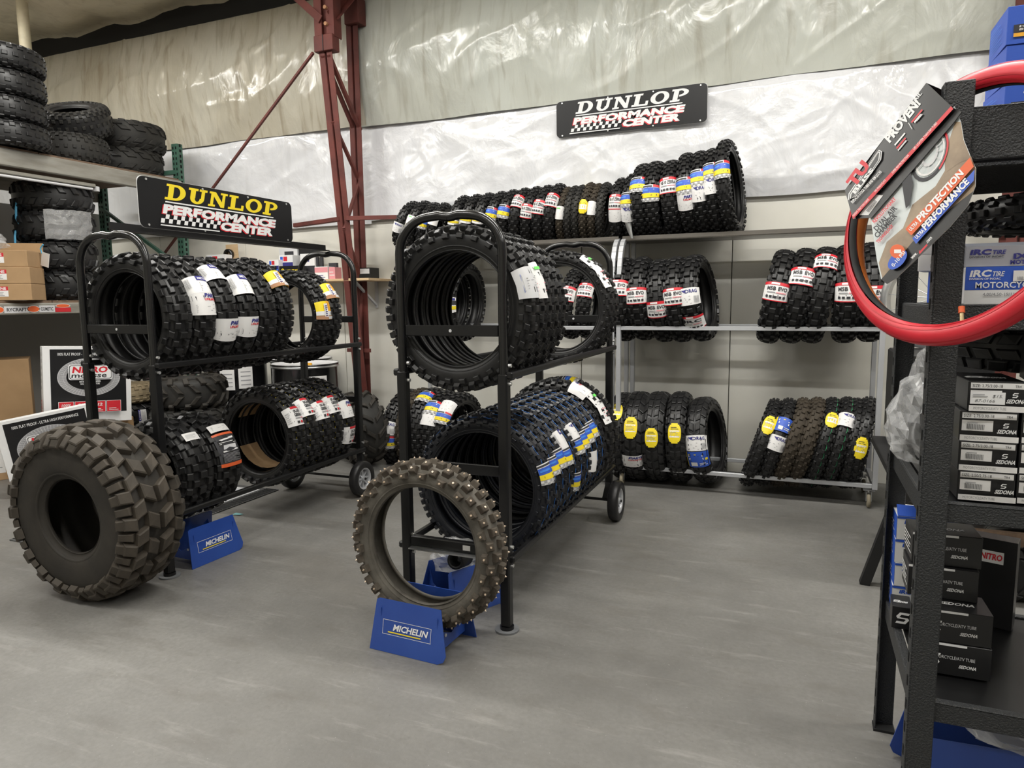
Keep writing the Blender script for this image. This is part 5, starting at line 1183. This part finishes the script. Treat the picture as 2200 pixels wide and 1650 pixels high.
# ------------------------------------------------------------------ black steel shelving at the right
SX0, SX1, SY0, SY1 = .30, 1.52, 1.82, 2.41
rs = thing('steel_shelving', 'black textured steel shelving unit with four decks', 'shelving', ((SX0+SX1)/2, (SY0+SY1)/2, 0))
ox, oy = (SX0+SX1)/2, (SY0+SY1)/2
for sx in (SX0, SX1):
    for sy in (SY0, SY1):
        f = -1 if sy == SY0 else 1; e = 1 if sx == SX0 else -1
        b = MB(); b.box((sx-ox+e*.002, sy-oy+f*.020, .927), (.054, .004, 1.854), 'powder_black', bev=.0018); b.box((sx-ox-e*.026, sy-oy, .927), (.004, .042, 1.854), 'powder_black', bev=.0018)
        b.box((sx-ox-e*.0225, sy-oy+f*.0165, .927), (.008, .008, 1.85), 'powder_black'); po = b.build('post', rs)
        k = MB()
        for i in range(30): k.box((sx-ox-e*.0285, sy-oy, .06+i*.06), (.0012, .011, .024), 'black_deep'); k.box((sx-ox-e*.0235, sy-oy, .06+i*.06), (.0012, .011, .024), 'black_deep')
        tag(k.build('key_slots', po), kind='stuff')
        b = MB(); b.box((sx-ox, sy-oy, .004), (.062, .05, .008), 'black_matte'); b.build('foot_cap', po)
LV = [(.43, .05), (.915, .045), (1.365, .055), (1.785, .11)]
for z, bh in LV:
    for sy in (SY0, SY1):
        f = -1 if sy == SY0 else 1
        b = MB(); b.box((0, sy-oy+f*.010, z-bh/2+.012), (SX1-SX0-.05, .006, bh), 'powder_black', bev=.002); b.box((0, sy-oy+f*.002, z+.010), (SX1-SX0-.05, .022, .006), 'powder_black', bev=.002); b.build('beam', rs)
    for sx in (SX0, SX1):
        e = 1 if sx == SX0 else -1
        b = MB(); b.box((sx-ox-e*.012, 0, z-.018), (.006, SY1-SY0-.03, .055), 'powder_black', bev=.002); b.box((sx-ox-e*.004, 0, z+.010), (.02, SY1-SY0-.03, .006), 'powder_black', bev=.002); b.build('side_beam', rs)
    b = MB(); b.box((0, 0, z), (SX1-SX0-.03, SY1-SY0-.03, .014), 'black_satin'); b.build('deck', rs)
D1, D2, D3, D4 = [z+.0135 for z, _ in LV]
# --- tube boxes
def sedona_front(w_, h, size='2.75/3.00-18', hand=None):
    p = Print(w_, h); p.rect(w_*.04, h*.76, w_*.97, h*.95, 'paper'); p.text('SIZE: '+size, w_*.07, h*.80, h*.10, 'ink', width=w_*.52, bold=.0); p.text('TR4', w_*.80, h*.81, h*.08, 'ink', width=w_*.10, bold=0)
    p.rect(w_*.04, h*.34, w_*.58, h*.70, 'paper'); p.bars(w_*.12, h*.40, w_*.42, h*.58, 22, 'ink'); p.lines(w_*.12, h*.61, w_*.3, h*.67, 1, 'grey_print', .6)
    if hand: p.rect(w_*.02, h*.26, w_*.62, h*.66, 'white'); p.text('87-0166', w_*.10, h*.32, h*.10, 'ink', width=w_*.34, shear=.3, bold=-.01); p.text('$15.', w_*.40, h*.48, h*.10, 'ink', width=w_*.17, shear=.3, bold=-.01); p.lines(w_*.06, h*.5, w_*.32, h*.62, 2, 'grey_print', .5)
    sed(p, w_*.63, h*.32, w_*.33, h*.13); slogo(p, w_*.73, h*.50, h*.16)
    p.rect(0, h*.03, w_, h*.22, 'paper'); p.text('MOTORCYCLE/ATV TUBE', w_*.08, h*.085, h*.09, 'grey_print', width=w_*.56, bold=.0); return p
def sed(p, x, y, w_, h): p.text('SEDONA', x, y, h, 'white', width=w_, shear=.3, bold=.035)
def slogo(p, x, y, h, m='white'):
    s = h/1.0
    pts = [[(.0, .62), (.28, 1), (1.05, 1), (.95, .80), (.40, .80), (.25, .62), (.36, .56), (.10, .44)], [(1.0, .38), (.72, 0), (-.05, 0), (.05, .20), (.60, .20), (.75, .38), (.64, .44), (.90, .56)], [(.10, .44), (.36, .56), (.90, .56), (.64, .44)]]
    for q in pts: p.poly([(x+a*s, y+b_*s) for a, b_ in q], m)
def sedona_side(w_, h):
    p = Print(w_, h); p.text('MOTORCYCLE/ATV TUBE', w_*.16, h*.52, h*.10, 'paper_grey', width=w_*.62, bold=.01); sed(p, w_*.56, h*.28, w_*.24, h*.10); p.rect(0, h*.93, w_*.66, h*1.0, 'white'); return p
def s_end(w_, h):
    p = Print(w_, h); slogo(p, w_*.22, h*.25, h*.5); return p
def tube_box(c, d, yaw, label, fr=None, sd=None, top=True, grp='black inner tube boxes on the steel shelving'):
    t = carton('inner_tube_box', c, d, yaw, 'card_black', label, 'box', grp, fr, sd, bev=.0012)
    if top:
        p = Print(d[0], d[1]); sed(p, d[0]*.30, d[1]*.35, d[0]*.5, d[1]*.14); slogo(p, d[0]*.08, d[1]*.32, d[1]*.2); b = MB(); p.into(b, lambda x, y, e: Vector((x-d[0]/2, y-d[1]/2, d[2]+e+.0003)), .0003); b.build('top_printing', t)
    return t
bw = .112; bh = .0685
for i in range(4):
    tube_box((.352+bw/2+(.008 if i == 3 else 0), 1.852+.10, D2+i*(bh+.0008)), (bw, .20, bh), radians((1, 0, -1, 1.5)[i]), ('black inner tube box at the bottom of white-labelled stack', 'black inner tube box, second from bottom of white-labelled stack', 'black inner tube box, third from bottom of white-labelled stack', 'black inner tube box with handwritten price on top of stack')[i], sedona_front(bw, bh, '2.50/2.75-18' if i == 0 else '2.75/3.00-18', i == 3))
for i in range(3): tube_box((.352+bw+.006+bw/2, 1.86+.10, D2+i*(bh+.0008)), (bw, .20, bh), 0, f'black inner tube box, {ORD[i]} from bottom, next to white-labelled stack', sedona_front(bw, bh))
sb_ = tube_box((.515, 1.90, D2+4*(bh+.001)+.0005), (.075, .10, .10), radians(-6), 'black box with pale S emblem standing above tube boxes', s_end(.075, .10), top=False)
p_ = [(2065, 2190), ]
# knobby tires lying on the third deck behind the boxes
tire('mx_rear', (1.02, 2.13, D2+.085), 'black knobby tire lying flat behind the stacked tube boxes', 'tires stored on the steel shelving', lean=pi/2, scale=.85)
tire('adv_big', (.60, 2.335, D2+.305), 'block-tread tire standing behind the bagged parts on shelving', 'tires stored on the steel shelving', yaw=pi/2+.0, scale=.78) if False else None
tire('mx_rear', (1.02, 2.13, D2+.215), 'black knobby tire lying flat on another on shelving', 'tires stored on the steel shelving', lean=pi/2, scale=.85)
tire('adv_big', (.63, 2.20, D2+.345), 'block-tread tire resting on stored boxes under the second deck', 'tires stored on the steel shelving', lean=pi/2, scale=.78, yaw=.3)
# second deck: blue, white and silver tube boxes
def irc_front(w_, h):
    p = Print(w_, h); p.rect(0, 0, w_, h, 'white'); p.rect(0, h*.38, w_, h, 'blue_print'); p.text('iRC', w_*.03, h*.74, h*.18, 'white', width=w_*.16, shear=.2, bold=.04); p.text('TIRE', w_*.20, h*.74, h*.13, 'white', width=w_*.09, shear=.2, bold=.02); p.text('DIVISION OF INOAC', w_*.03, h*.65, h*.055, 'white', width=w_*.24)
    p.text('MOTORCYCLE TUBE', w_*.08, h*.43, h*.16, 'white', width=w_*.66, bold=.02); p.text('4.00/4.50-19/110/90-19 TR4', w_*.14, h*.22, h*.08, 'grey_print', width=w_*.44); p.rect(w_*.36, h*.60, w_*.62, h*.88, 'paper'); p.bars(w_*.39, h*.63, w_*.55, h*.72, 16, 'grey_print'); return p
def irc_silver(w_, h):
    p = Print(w_, h); p.text('iRC', w_*.03, h*.58, h*.26, 'navy', width=w_*.16, shear=.2, bold=.05); p.text('TIRE', w_*.20, h*.58, h*.2, 'navy', width=w_*.10, shear=.2, bold=.03); p.text('DIVISION OF INOAC', w_*.03, h*.42, h*.09, 'ink', width=w_*.26); p.text('iX-H', w_*.36, h*.34, h*.26, 'navy', width=w_*.22, bold=.05); p.text('MOTORCYCLE', w_*.34, h*.08, h*.2, 'navy', width=w_*.34, bold=.04); return p
w1 = .25
carton('inner_tube_box', (.345+w1/2, 1.865+.08, D3), (w1, .16, .083), 0, 'white', 'blue and white inner tube box under the silver one', 'box', None, irc_front(w1, .083), bev=.0012)
t = thing('inner_tube_box', 'silver inner tube box with rounded top lying on blue box', 'box', (.345+w1/2, 1.945, D3+.084))
b = MB(); pf = [(-.07, 0), (.075, 0), (.078, .03), (.066, .048), (.03, .056), (-.05, .053), (-.07, .045)]
b.prism(pf, w1, 'silver_box', Matrix.Translation((-w1/2, 0, 0)) @ Matrix.Rotation(-pi/2, 4, 'Z') @ Matrix.Scale(-1, 4, (1, 0, 0)) if False else Matrix(((0, 1, 0, -w1/2), (1, 0, 0, 0), (0, 0, 1, 0), (0, 0, 0, 1)))); b.build('carton_body', t)
b = MB(); irc_silver(w1, .046).into(b, flat_fn(Matrix.Translation((-w1/2, -.0705, 0))), .0004); b.build('printing', t)
carton('inner_tube_box', (.335+.022, 2.19, D3), (.048, .13, .085), radians(4), 'blue_print', 'blue inner tube box end beside the back post', 'box', None, (lambda p: (p.text('iRC', .006, .064, .014, 'white', width=.022, shear=.2, bold=.04), p.rect(.004, .028, .044, .038, 'white'), p.lines(.006, .008, .04, .02, 2, 'paper_grey'), p)[-1])(Print(.048, .085)), bev=.001)
carton('inner_tube_box', (.352, 2.25, D3+.086), (.085, .14, .075), radians(-14), 'white', 'white and grey inner tube box tilted on blue one', 'box', None, (lambda p: (p.rect(0, .045, .085, .075, 'paper_grey'), p.text('iRC', .03, .052, .013, 'navy', width=.02, shear=.2, bold=.03), p.bars(.03, .024, .062, .038, 7, 'ink'), p.bars(.03, .008, .055, .018, 6, 'ink'), p)[-1])(Print(.085, .075)), bev=.001)
tire('trail', (.70, 2.15, D3+.055), 'narrow black tire lying on the second deck behind tube boxes', 'tires stored on the steel shelving', lean=pi/2, scale=.72) if False else None
# first deck
def irc_small(w_, h):
    p = Print(w_, h); p.text('iRC', w_*.12, h*.70, h*.16, 'blue_print', width=w_*.2, shear=.2, bold=.05); p.rect(w_*.34, h*.70, w_*.48, h*.78, 'blue_print'); p.text('MOTORCYCLE TUBE', w_*.34, h*.22, h*.12, 'navy', width=w_*.6, bold=.03); p.rect(0, h*.9, w_, h, 'blue_print'); return p
def irc_sd(w_, h):
    p = Print(w_, h); p.rect(0, 0, w_, h, 'blue_print'); p.lines(w_*.1, h*.2, w_*.7, h*.7, 3, 'paper', .3); return p
for i in range(4):
    bx = carton('inner_tube_box', (.296+.0775, 2.33+.07, D1+.001+i*.0735), (.155, .14, .073), radians((-2, 1, -1, .5)[i]), 'white', f'white and blue inner tube box, {ORD[i]} from bottom of pile at back post', 'box', 'white and blue inner tube boxes', irc_small(.155, .073), irc_sd(.14, .073), bev=.001)
b = MB(); b.add([(-.0775, -.07, .0735), (.0775, -.07, .0735), (.0775, -.04, .10), (-.0775, -.04, .10), (-.0775, -.07, .0745), (.0775, -.07, .0745), (.0775, -.041, .1012), (-.0775, -.041, .1012)], [(0, 1, 2, 3), (7, 6, 5, 4)], 'blue_print'); b.build('flap', bx)
bw2, bh2 = .158, .0835
for i, (x, y) in enumerate(((.313, 1.953), (.311, 1.956), (.292, 2.03), (.297, 2.045))):
    fr = sedona_side(bw2, bh2); slogo(fr, bw2*.06, bh2*.22, bh2*.45)
    tube_box((x+bw2/2, y+.06, D1+i*(bh2+.0008)), (bw2, .12, bh2), radians((0, .5, -1, 1)[i]), f'black inner tube box with white print, {ORD[i]} from the lowest deck', fr, (lambda p: (p.lines(.01, .02, .11, .07, 5, 'paper', .35), p)[-1])(Print(.12, bh2)))
tube_box((.306, 2.235, D1), (.050, .09, .066), radians(-3), 'black inner tube box with white S emblem at deck edge', s_end(.050, .066))
carton('inner_tube_box', (.545, 2.33, D1), (.12, .06, .26), radians(-20), 'card_black', 'tall black box with small red and white sticker behind tube boxes', 'box', None, (lambda p: (p.rect(.03, .19, .09, .225, 'white'), p.text('NITRO', .034, .200, .018, 'red', width=.052, bold=.04, shear=.1), p)[-1])(Print(.12, .26)), bev=.001)
# bagged rubber parts at the side of the third deck
bg = thing('bagged_part', 'black rubber part in crumpled clear plastic bag on the deck edge', 'bag', (.335, 2.20, D2))
crumple('plastic_bag', (0, 0, .115), (.085, .13, .115), 2.2, 'clear_plastic', None, None, parent=bg)
crumple('plastic_neck', (.012, .05, .24), (.040, .06, .085), 7.7, 'clear_plastic', None, None, parent=bg)
b = MB(); b.tube([(.02+.045*cos(a*pi/8), .075*sin(a*pi/8), .085+.045*sin(a*pi/8+.6)) for a in range(16)], .020, 'black_satin', 10, closed=True); b.tube([(.0, .02, .1), (.02, .04, .18), (.015, .05, .26)], .022, 'black_satin', 10); b.build('rubber_part', bg)
# top deck
def blue_front(w_, h):
    p = Print(w_, h); n = 20
    p.poly([(w_*.62+w_*.34*cos(a*2*pi/n), h*.74+h*.17*sin(a*2*pi/n)) for a in range(n)], 'white'); p.poly([(w_*.62+w_*.31*cos(a*2*pi/n), h*.74+h*.145*sin(a*2*pi/n)) for a in range(n)], 'navy'); p.text('Mo', w_*.45, h*.66, h*.16, 'white', width=w_*.28, shear=.4, bold=.0)
    p.rect(w_*.10, h*.30, w_, h*.50, 'ink'); p.text('HIGH-S', w_*.18, h*.42, h*.05, 'white', width=w_*.4, shear=.2, bold=.02); p.text('BODY C', w_*.18, h*.34, h*.05, 'white', width=w_*.4, shear=.2, bold=.02); p.rect(w_*.10, h*.18, w_, h*.28, 'orange'); return p
def blue_side(w_, h): p = Print(w_, h); p.lines(w_*.15, h*.2, w_*.8, h*.85, 9, 'blue_light', .25); return p
for i in range(3): carton('parts_box', (.418+.065, 2.08-.004*i, D4+.001+i*.0845), (.13, .16, .084), radians(4-2*i), 'blue_print', ('lowest blue parts box with white oval emblem on top deck', 'middle blue parts box with white oval emblem on top deck', 'uppermost blue parts box with white oval emblem on top deck')[i], 'box', 'blue boxes on the top deck', blue_front(.13, .084), blue_side(.16, .084), bev=.001)
tire('mx_front', (.78, 2.12, D4+.055), 'black knobby tire lying on the top deck of steel shelving', 'tires stored on the steel shelving', lean=pi/2, scale=.92) if False else None
tire('trail', (.62, 2.13, D3+.215), 'black knobby tire stored on the second deck under the top beam', 'tires stored on the steel shelving', lean=pi/2, scale=.80)

# ------------------------------------------------------------------ red tire insert hung on the shelving corner with its card
RC = Vector((.314, 1.803, 1.587)); RY, RTl, RR = -.855, .219, .281
ru = Vector((cos(RY), sin(RY), 0)); rv = Vector((-sin(RY)*sin(RTl), cos(RY)*sin(RTl), cos(RTl))); rn = ru.cross(rv).normalized()
if rn.dot(CO-RC) < 0: rn = -rn
ti = thing('tire_insert', 'red tire insert ring hung over the shelving corner post', 'tire insert', RC-rv*RR)
def ring_part(name, m, angs, rt, off=0.0, n=110):
    b = MB(); vs = []; K = len(angs)
    for i in range(n):
        a = 2*pi*i/n; d = ru*cos(a)+rv*sin(a)
        tw = 72*min(1.0, abs(((a-pi+pi) % (2*pi))-pi)/(pi/2))
        for g_ in angs: q = radians(g_+tw); vs.append(RC+d*(RR+rt*cos(q))+rn*(rt*sin(q))-(RC-rv*RR))
    b.add(vs, [(i*K+k, ((i+1) % n)*K+k, ((i+1) % n)*K+k+1, i*K+k+1) for i in range(n) for k in range(K-1)], m, True); return b.build(name, ti)
ring_part('outer_casing', 'red_tube', list(range(-95, 96, 12)), .024); ring_part('side_band', 'black_matte', list(range(93, 141, 8)), .0235); ring_part('side_band', 'black_matte', list(range(-141, -92, 8)), .0235); ring_part('inner_band', 'orange_tube', list(range(138, 223, 12)), .0225)
for gq in (38, -38, 62): ring_part('groove', 'red_print', [gq-4, gq, gq+4], .0248)
d = (onX(2050, 705, .30)-RC); a0 = atan2(d.dot(rv), d.dot(ru)); dd = ru*cos(a0)+rv*sin(a0); vb = RC+dd*(RR-.022)-(RC-rv*RR)
b = MB(); b.tube([vb, vb-dd*.022], .0042, 'brass', 10); va = b.build('valve', ti); b = MB(); b.tube([vb-dd*.020, vb-dd*.034], .0062, 'orange_red', 10); b.build('valve_cap', va)
# header card: faces the aisle on a plane just in front of the ring
pk = thing('header_card', 'glossy black and picture card folded over the red insert ring', 'card', RC-rv*RR)
CP = RC+rn*.078
def onplane(px, py, e=0.0, P0=CP):
    r = ray(px, py); t = (P0+rn*e-CO).dot(rn)/r.dot(rn); return CO+r*t-(RC-rv*RR)
pf = lambda x, y, e: onplane(x, -y, e+.0004)
def slab_px(name, pts, m, th=.0015, parent=pk, P0=CP):
    n = len(pts); f = [onplane(x, y, 0, P0) for x, y in pts]; k = [p-rn*th for p in f]; b = MB(); b.add(f+k, [tuple(range(n))[::-1], tuple(range(n, 2*n))]+[(i, (i+1) % n, n+(i+1) % n, n+i) for i in range(n)], m); return b.build(name, parent)
card = [(1868, 452), (2050, 228), (2064, 262), (2070, 300), (2086, 340), (2096, 362), (2095, 400), (2080, 440), (2040, 488), (1965, 560), (1925, 598), (1905, 610), (1893, 600), (1884, 560)]
cb = slab_px('picture_card', card, 'card_sky')
P = Print(1, 1); Q = lambda *a: [(x, -y) for x, y in a]
P.poly(Q((1896, 600), (1905, 610), (1925, 598), (1965, 560), (2040, 488), (2080, 440), (2095, 400), (2096, 362), (2086, 335), (2040, 350), (2010, 400), (1960, 440), (1940, 490), (1905, 520), (1888, 565)), 'card_dirt')
P.poly(Q((2052, 262), (2064, 262), (2070, 300), (2086, 340), (2060, 350), (2030, 372), (2030, 330)), 'card_dirt')
P.poly(Q((1905, 610), (1925, 598), (1965, 560), (2040, 488), (2080, 440), (2092, 410), (2040, 450), (1960, 520), (1915, 575), (1893, 600)), 'card_black')
for r0, r1, m, a0, a1 in ((1, .86, 'ink', 0, 360), (.80, .72, 'paper', 0, 360), (.45, .34, 'paper_grey', 0, 360), (1.0, .9, 'red', -20, 70)):
    vs, fs = arc_strip(0, 0, 34*r0, 34*r1, 62*r0, 62*r1, a0, a1, 24); an = -.42
    P.items.append(('s', ([(1998+x*cos(an)-y*sin(an), -(332)+x*sin(an)+y*cos(an)) for x, y in vs], fs), m, P.k+1)); P.k += 1
for i in range(12):
    a = i*pi/6; an = -.42; w3 = .05
    q4 = [(34*.38*cos(a-w3), 62*.38*sin(a-w3)), (34*.74*cos(a-w3*.4), 62*.74*sin(a-w3*.4)), (34*.74*cos(a+w3*.4), 62*.74*sin(a+w3*.4)), (34*.38*cos(a+w3), 62*.38*sin(a+w3))]; P.poly([(1998+x*cos(an)-y*sin(an), -332+x*sin(an)+y*cos(an)) for x, y in q4], 'paper_grey')
P.poly(Q((1936, 372), (1952, 356), (1962, 392), (1954, 440), (1946, 448), (1940, 410)), 'ink')
aa = atan2(575-232, 2092-1950)*0+radians(42.5)
P.poly(Q((1945, 492), (2084, 338), (2092, 358), (1958, 506)), 'orange_red'); P.poly(Q((1960, 512), (2094, 364), (2092, 388), (1968, 524)), 'blue_print')
P.text('ULTRA', 1957, -497, 8, 'white', width=24, rot=radians(47), bold=.03); P.text('PROTECTION', 1977, -477, 14, 'white', width=140, rot=radians(48.0), bold=.04, shear=.1)
P.text('ULTRA', 1970, -514, 8, 'white', width=24, rot=radians(47), bold=.03); P.text('PERFORMANCE', 1988, -495, 14, 'white', width=140, rot=radians(47.5), bold=.04, shear=.1)
for s, x, y, w_, h, m in (('REVOLUTIONARY', 1879, -480, 70, 8, 'red'), ('DUAL AIR', 1884, -497, 66, 11, 'ink'), ('CHAMBER', 1885, -512, 64, 11, 'ink'), ('TECHNOLOGY', 1887, -523, 50, 7, 'red')): P.text(s, x, y, h, m, width=w_, rot=radians(48), bold=.03)
P.poly([(1928+26*cos(a*.3)*cos(.8)-14*sin(a*.3)*sin(.8), -558+26*cos(a*.3)*sin(.8)+14*sin(a*.3)*cos(.8)) for a in range(21)], 'blue_print'); P.poly([(1928+16*cos(a*.3), -540+15*sin(a*.3)) for a in range(21)], 'orange_red'); P.text('0-10 PSI', 1920, -574, 8, 'white', width=40, rot=radians(50), bold=.02); P.rect(1921, -544, 1936, -536, 'paper')
P.text('www.', 1960, -557, 5, 'white', width=16, rot=radians(46)); P.rect(1974, -540, 1976, -538, 'red'); P.text('.com', 1992, -523, 5, 'white', width=16, rot=radians(46)); P.poly(Q((1974, 542), (1991, 524), (1993, 527), (1976, 546)), 'red')
b = MB(); P.into(b, pf, .00025); b.build('printing', cb)
# folded sleeve round the ring
CP2 = CP+rn*.012
sl = slab_px('sleeve_front', [(1815, 408), (1868, 345), (1885, 318), (1990, 178), (2048, 232), (1832, 470)], 'card_black', P0=CP2)
sl2 = slab_px('sleeve_lower', [(1832, 470), (2048, 232), (2066, 240), (2050, 262), (1872, 468)], 'card_black', P0=CP+rn*.006)
f1 = [onplane(x, y, 0, CP2) for x, y in ((1815, 408), (1990, 178))]; b = MB(); b.add(f1+[p-rn*.125 for p in f1], [(0, 1, 3, 2)], 'card_black'); b.build('sleeve_fold', pk)
P = Print(1, 1); P.poly(Q((1830, 463), (2043, 228), (2048, 234), (1833, 471)), 'red')
R_ = radians(50)
P.text('PROVEN!', 1911, -307, 17, 'white', width=108, rot=radians(51.5), bold=.05, shear=.1); P.text('TRACK & TRAIL', 1908, -293, 7, 'white', width=118, rot=radians(51.5), bold=.02)
for x, y, w_, m in ((1921, 311, 34, 'white'), (1925, 318, 30, 'red'), (1928, 322, 28, 'paper_grey'), (1957, 262, 36, 'red'), (1963, 262, 22, 'white'), (1968, 258, 18, 'paper_grey')):
    P.poly([(x, -y), (x+w_*cos(R_), -y+w_*sin(R_)), (x+w_*cos(R_)+2.5, -y+w_*sin(R_)-2.2), (x+2.5, -y-2.2)], m)
P.poly(Q((1951, 264), (1959, 278), (1960, 277), (1952, 263)), 'paper')
for k, (s, m) in enumerate(((0, 'white'), (2.0, 'card_black'), (4, 'white'), (6, 'card_black'))):
    P.poly(Q((1822+s, 430-s*.6), (1823+s, 416+s*.2), (1888-s*.2, 322+s), (1895-s, 325+s*.4), (1893-s, 343+s*.1), (1838+s*.2, 422-s)), m)
P.text('TU', 1834, -404, 22, 'red', width=60, rot=radians(54), bold=.06); P.text('BLISS', 1837, -417, 8, 'white', width=66, rot=radians(52), bold=.04)
P.text('REPLACES STOCK TUBES AND RIM LOCKS', 1832, -437, 6, 'white', width=92, rot=R_-.05, bold=.02); P.text('MASSIVE TRACTION GAINS', 1834, -466, 4.5, 'white', width=50, rot=R_-.04, bold=.0); P.text('NO PINCH FLATS', 1881, -413, 4.5, 'white', width=34, rot=R_-.04, bold=0); P.text('SUPER RIM PROTECTION', 1918, -373, 4.5, 'white', width=52, rot=R_-.04, bold=0); P.text('LBS. LIGHTER THAN RIM TUBES', 1964, -322, 4.5, 'white', width=76, rot=R_-.02, bold=0)
b = MB(); P.into(b, lambda x, y, e: onplane(x, -y, e+.0004, CP2), .00025); b.build('printing', sl)
P = Print(1, 1); P.poly(Q((1846, 462), (1878, 417), (1897, 420), (1866, 462)), 'paper'); P.text('FOR OFF-ROAD USE ONLY', 1894, -409, 7, 'grey_print', width=128, rot=radians(49.5), bold=-.01); P.text('DESIGNED & MANUFACTURED', 1986, -288, 4, 'paper_grey', width=52, rot=radians(48), bold=0); P.text('PATENTS PENDING', 1993, -288, 5.5, 'paper_grey', width=58, rot=radians(48), bold=.02)
for i in range(12): x, y = 1861+i*1.5, 452-i*2.0; P.poly([(x, -y), (x+.7, -y+.9), (x+6.5, -y-3.6), (x+5.8, -y-4.5)], 'ink')
b = MB(); P.into(b, lambda x, y, e: onplane(x, -y, e+.0004, CP+rn*.006), .00025); b.build('printing', sl2)

# ------------------------------------------------------------------ behind the shelving
sr = thing('wire_wheel', 'silver wheel rim leaning behind the steel shelving', 'wheel', mw=Matrix.Translation((.62, 4.45, .02)) @ Matrix.Rotation(radians(75), 4, 'Z'))
pc = onY(1935, 645, 4.45); sr.matrix_world = Matrix.Translation((pc.x+.17, 4.45, pc.z-.27)) @ Matrix.Rotation(radians(70), 4, 'Z')
b = MB(); b.lathe([(.235, -.04), (.27, -.045), (.272, -.035), (.25, -.02), (.25, .02), (.272, .035), (.27, .045), (.235, .04), (.235, -.04)], 'zinc', 48, Matrix.Translation((0, 0, .27)), axis=0); b.build('rim', sr)
for i in range(16):
    a = 2*pi*i/16; b = MB(); b.tube([(.02 if i % 2 else -.02, -.03*cos(a), .27+.03*sin(a)), (0, -.24*cos(a+.25), .27+.24*sin(a+.25))], .0025, 'zinc', 5); b.build('spoke', sr)
b = MB(); b.cyl((-.04, 0, .27), .035, .08, 'zinc', axis=0, n=16); b.build('hub', sr)
# steel bench carrying tires and the rim
bn = thing('work_bench', 'low dark bench on splayed legs behind the steel shelving', 'bench', (.95, 3.95, 0))
for sx in (-.45, .65):
    for sy in (-.28, .30):
        b = MB(); b.bar((sx+(-.16 if sx < 0 else .13)+(.55 if sx < 0 < sy else 0), sy, .0), (sx+(.55 if sx < 0 < sy else 0), sy, .58), .045, .045, 'black_matte', up=(0, 1, 0)); b.build('leg', bn)
b = MB(); b.box((.1, 0, .60), (1.3, .75, .04), 'black_matte', bev=.004); b.build('bench_top', bn)
b = MB(); b.bar((-.50, -.28, .30), (.70, -.28, .30), .03, .06, 'board'); b.build('stretcher', bn)
pz = sr.matrix_world.translation.z
st2 = thing('storage_crate', 'dark crate on the low bench holding up the silver rim', 'crate', (sr.matrix_world.translation.x, 4.30, .62))
b = MB(); b.box((0, 0, (pz-.62)/2), (.42, .5, pz-.62-.004), 'black_matte', bev=.01); b.build('crate_body', st2)
for i, (x, y, z, k) in enumerate(((.98, 3.92, .62+.13, 'atv_mud'), (1.06, 3.95, .13, 'atv_stack'), (.90, 5.05, .15, 'atv_mud'), (.92, 5.08, .43, 'atv_stack'))):
    car, trd, Pq, zc = tire_mesh(k); Rm = Matrix.Rotation(.5*i, 4, 'Z') @ Matrix.Rotation(-pi/2, 4, 'Y'); t = thing('quad_tire', ('chunky quad tire lying on the low dark bench', 'zigzag quad tire lying under the low dark bench', 'chunky quad tire on the floor by rack\'s end post', 'zigzag quad tire stacked by the rack\'s end post')[i], 'tire', group='quad tires behind the steel shelving', mw=Matrix.Translation(Vector((x, y, z))-(Rm @ Vector((0, 0, zc)))) @ Rm)
    link('carcass', car, t); tag(link('tread', trd, t), kind='stuff')
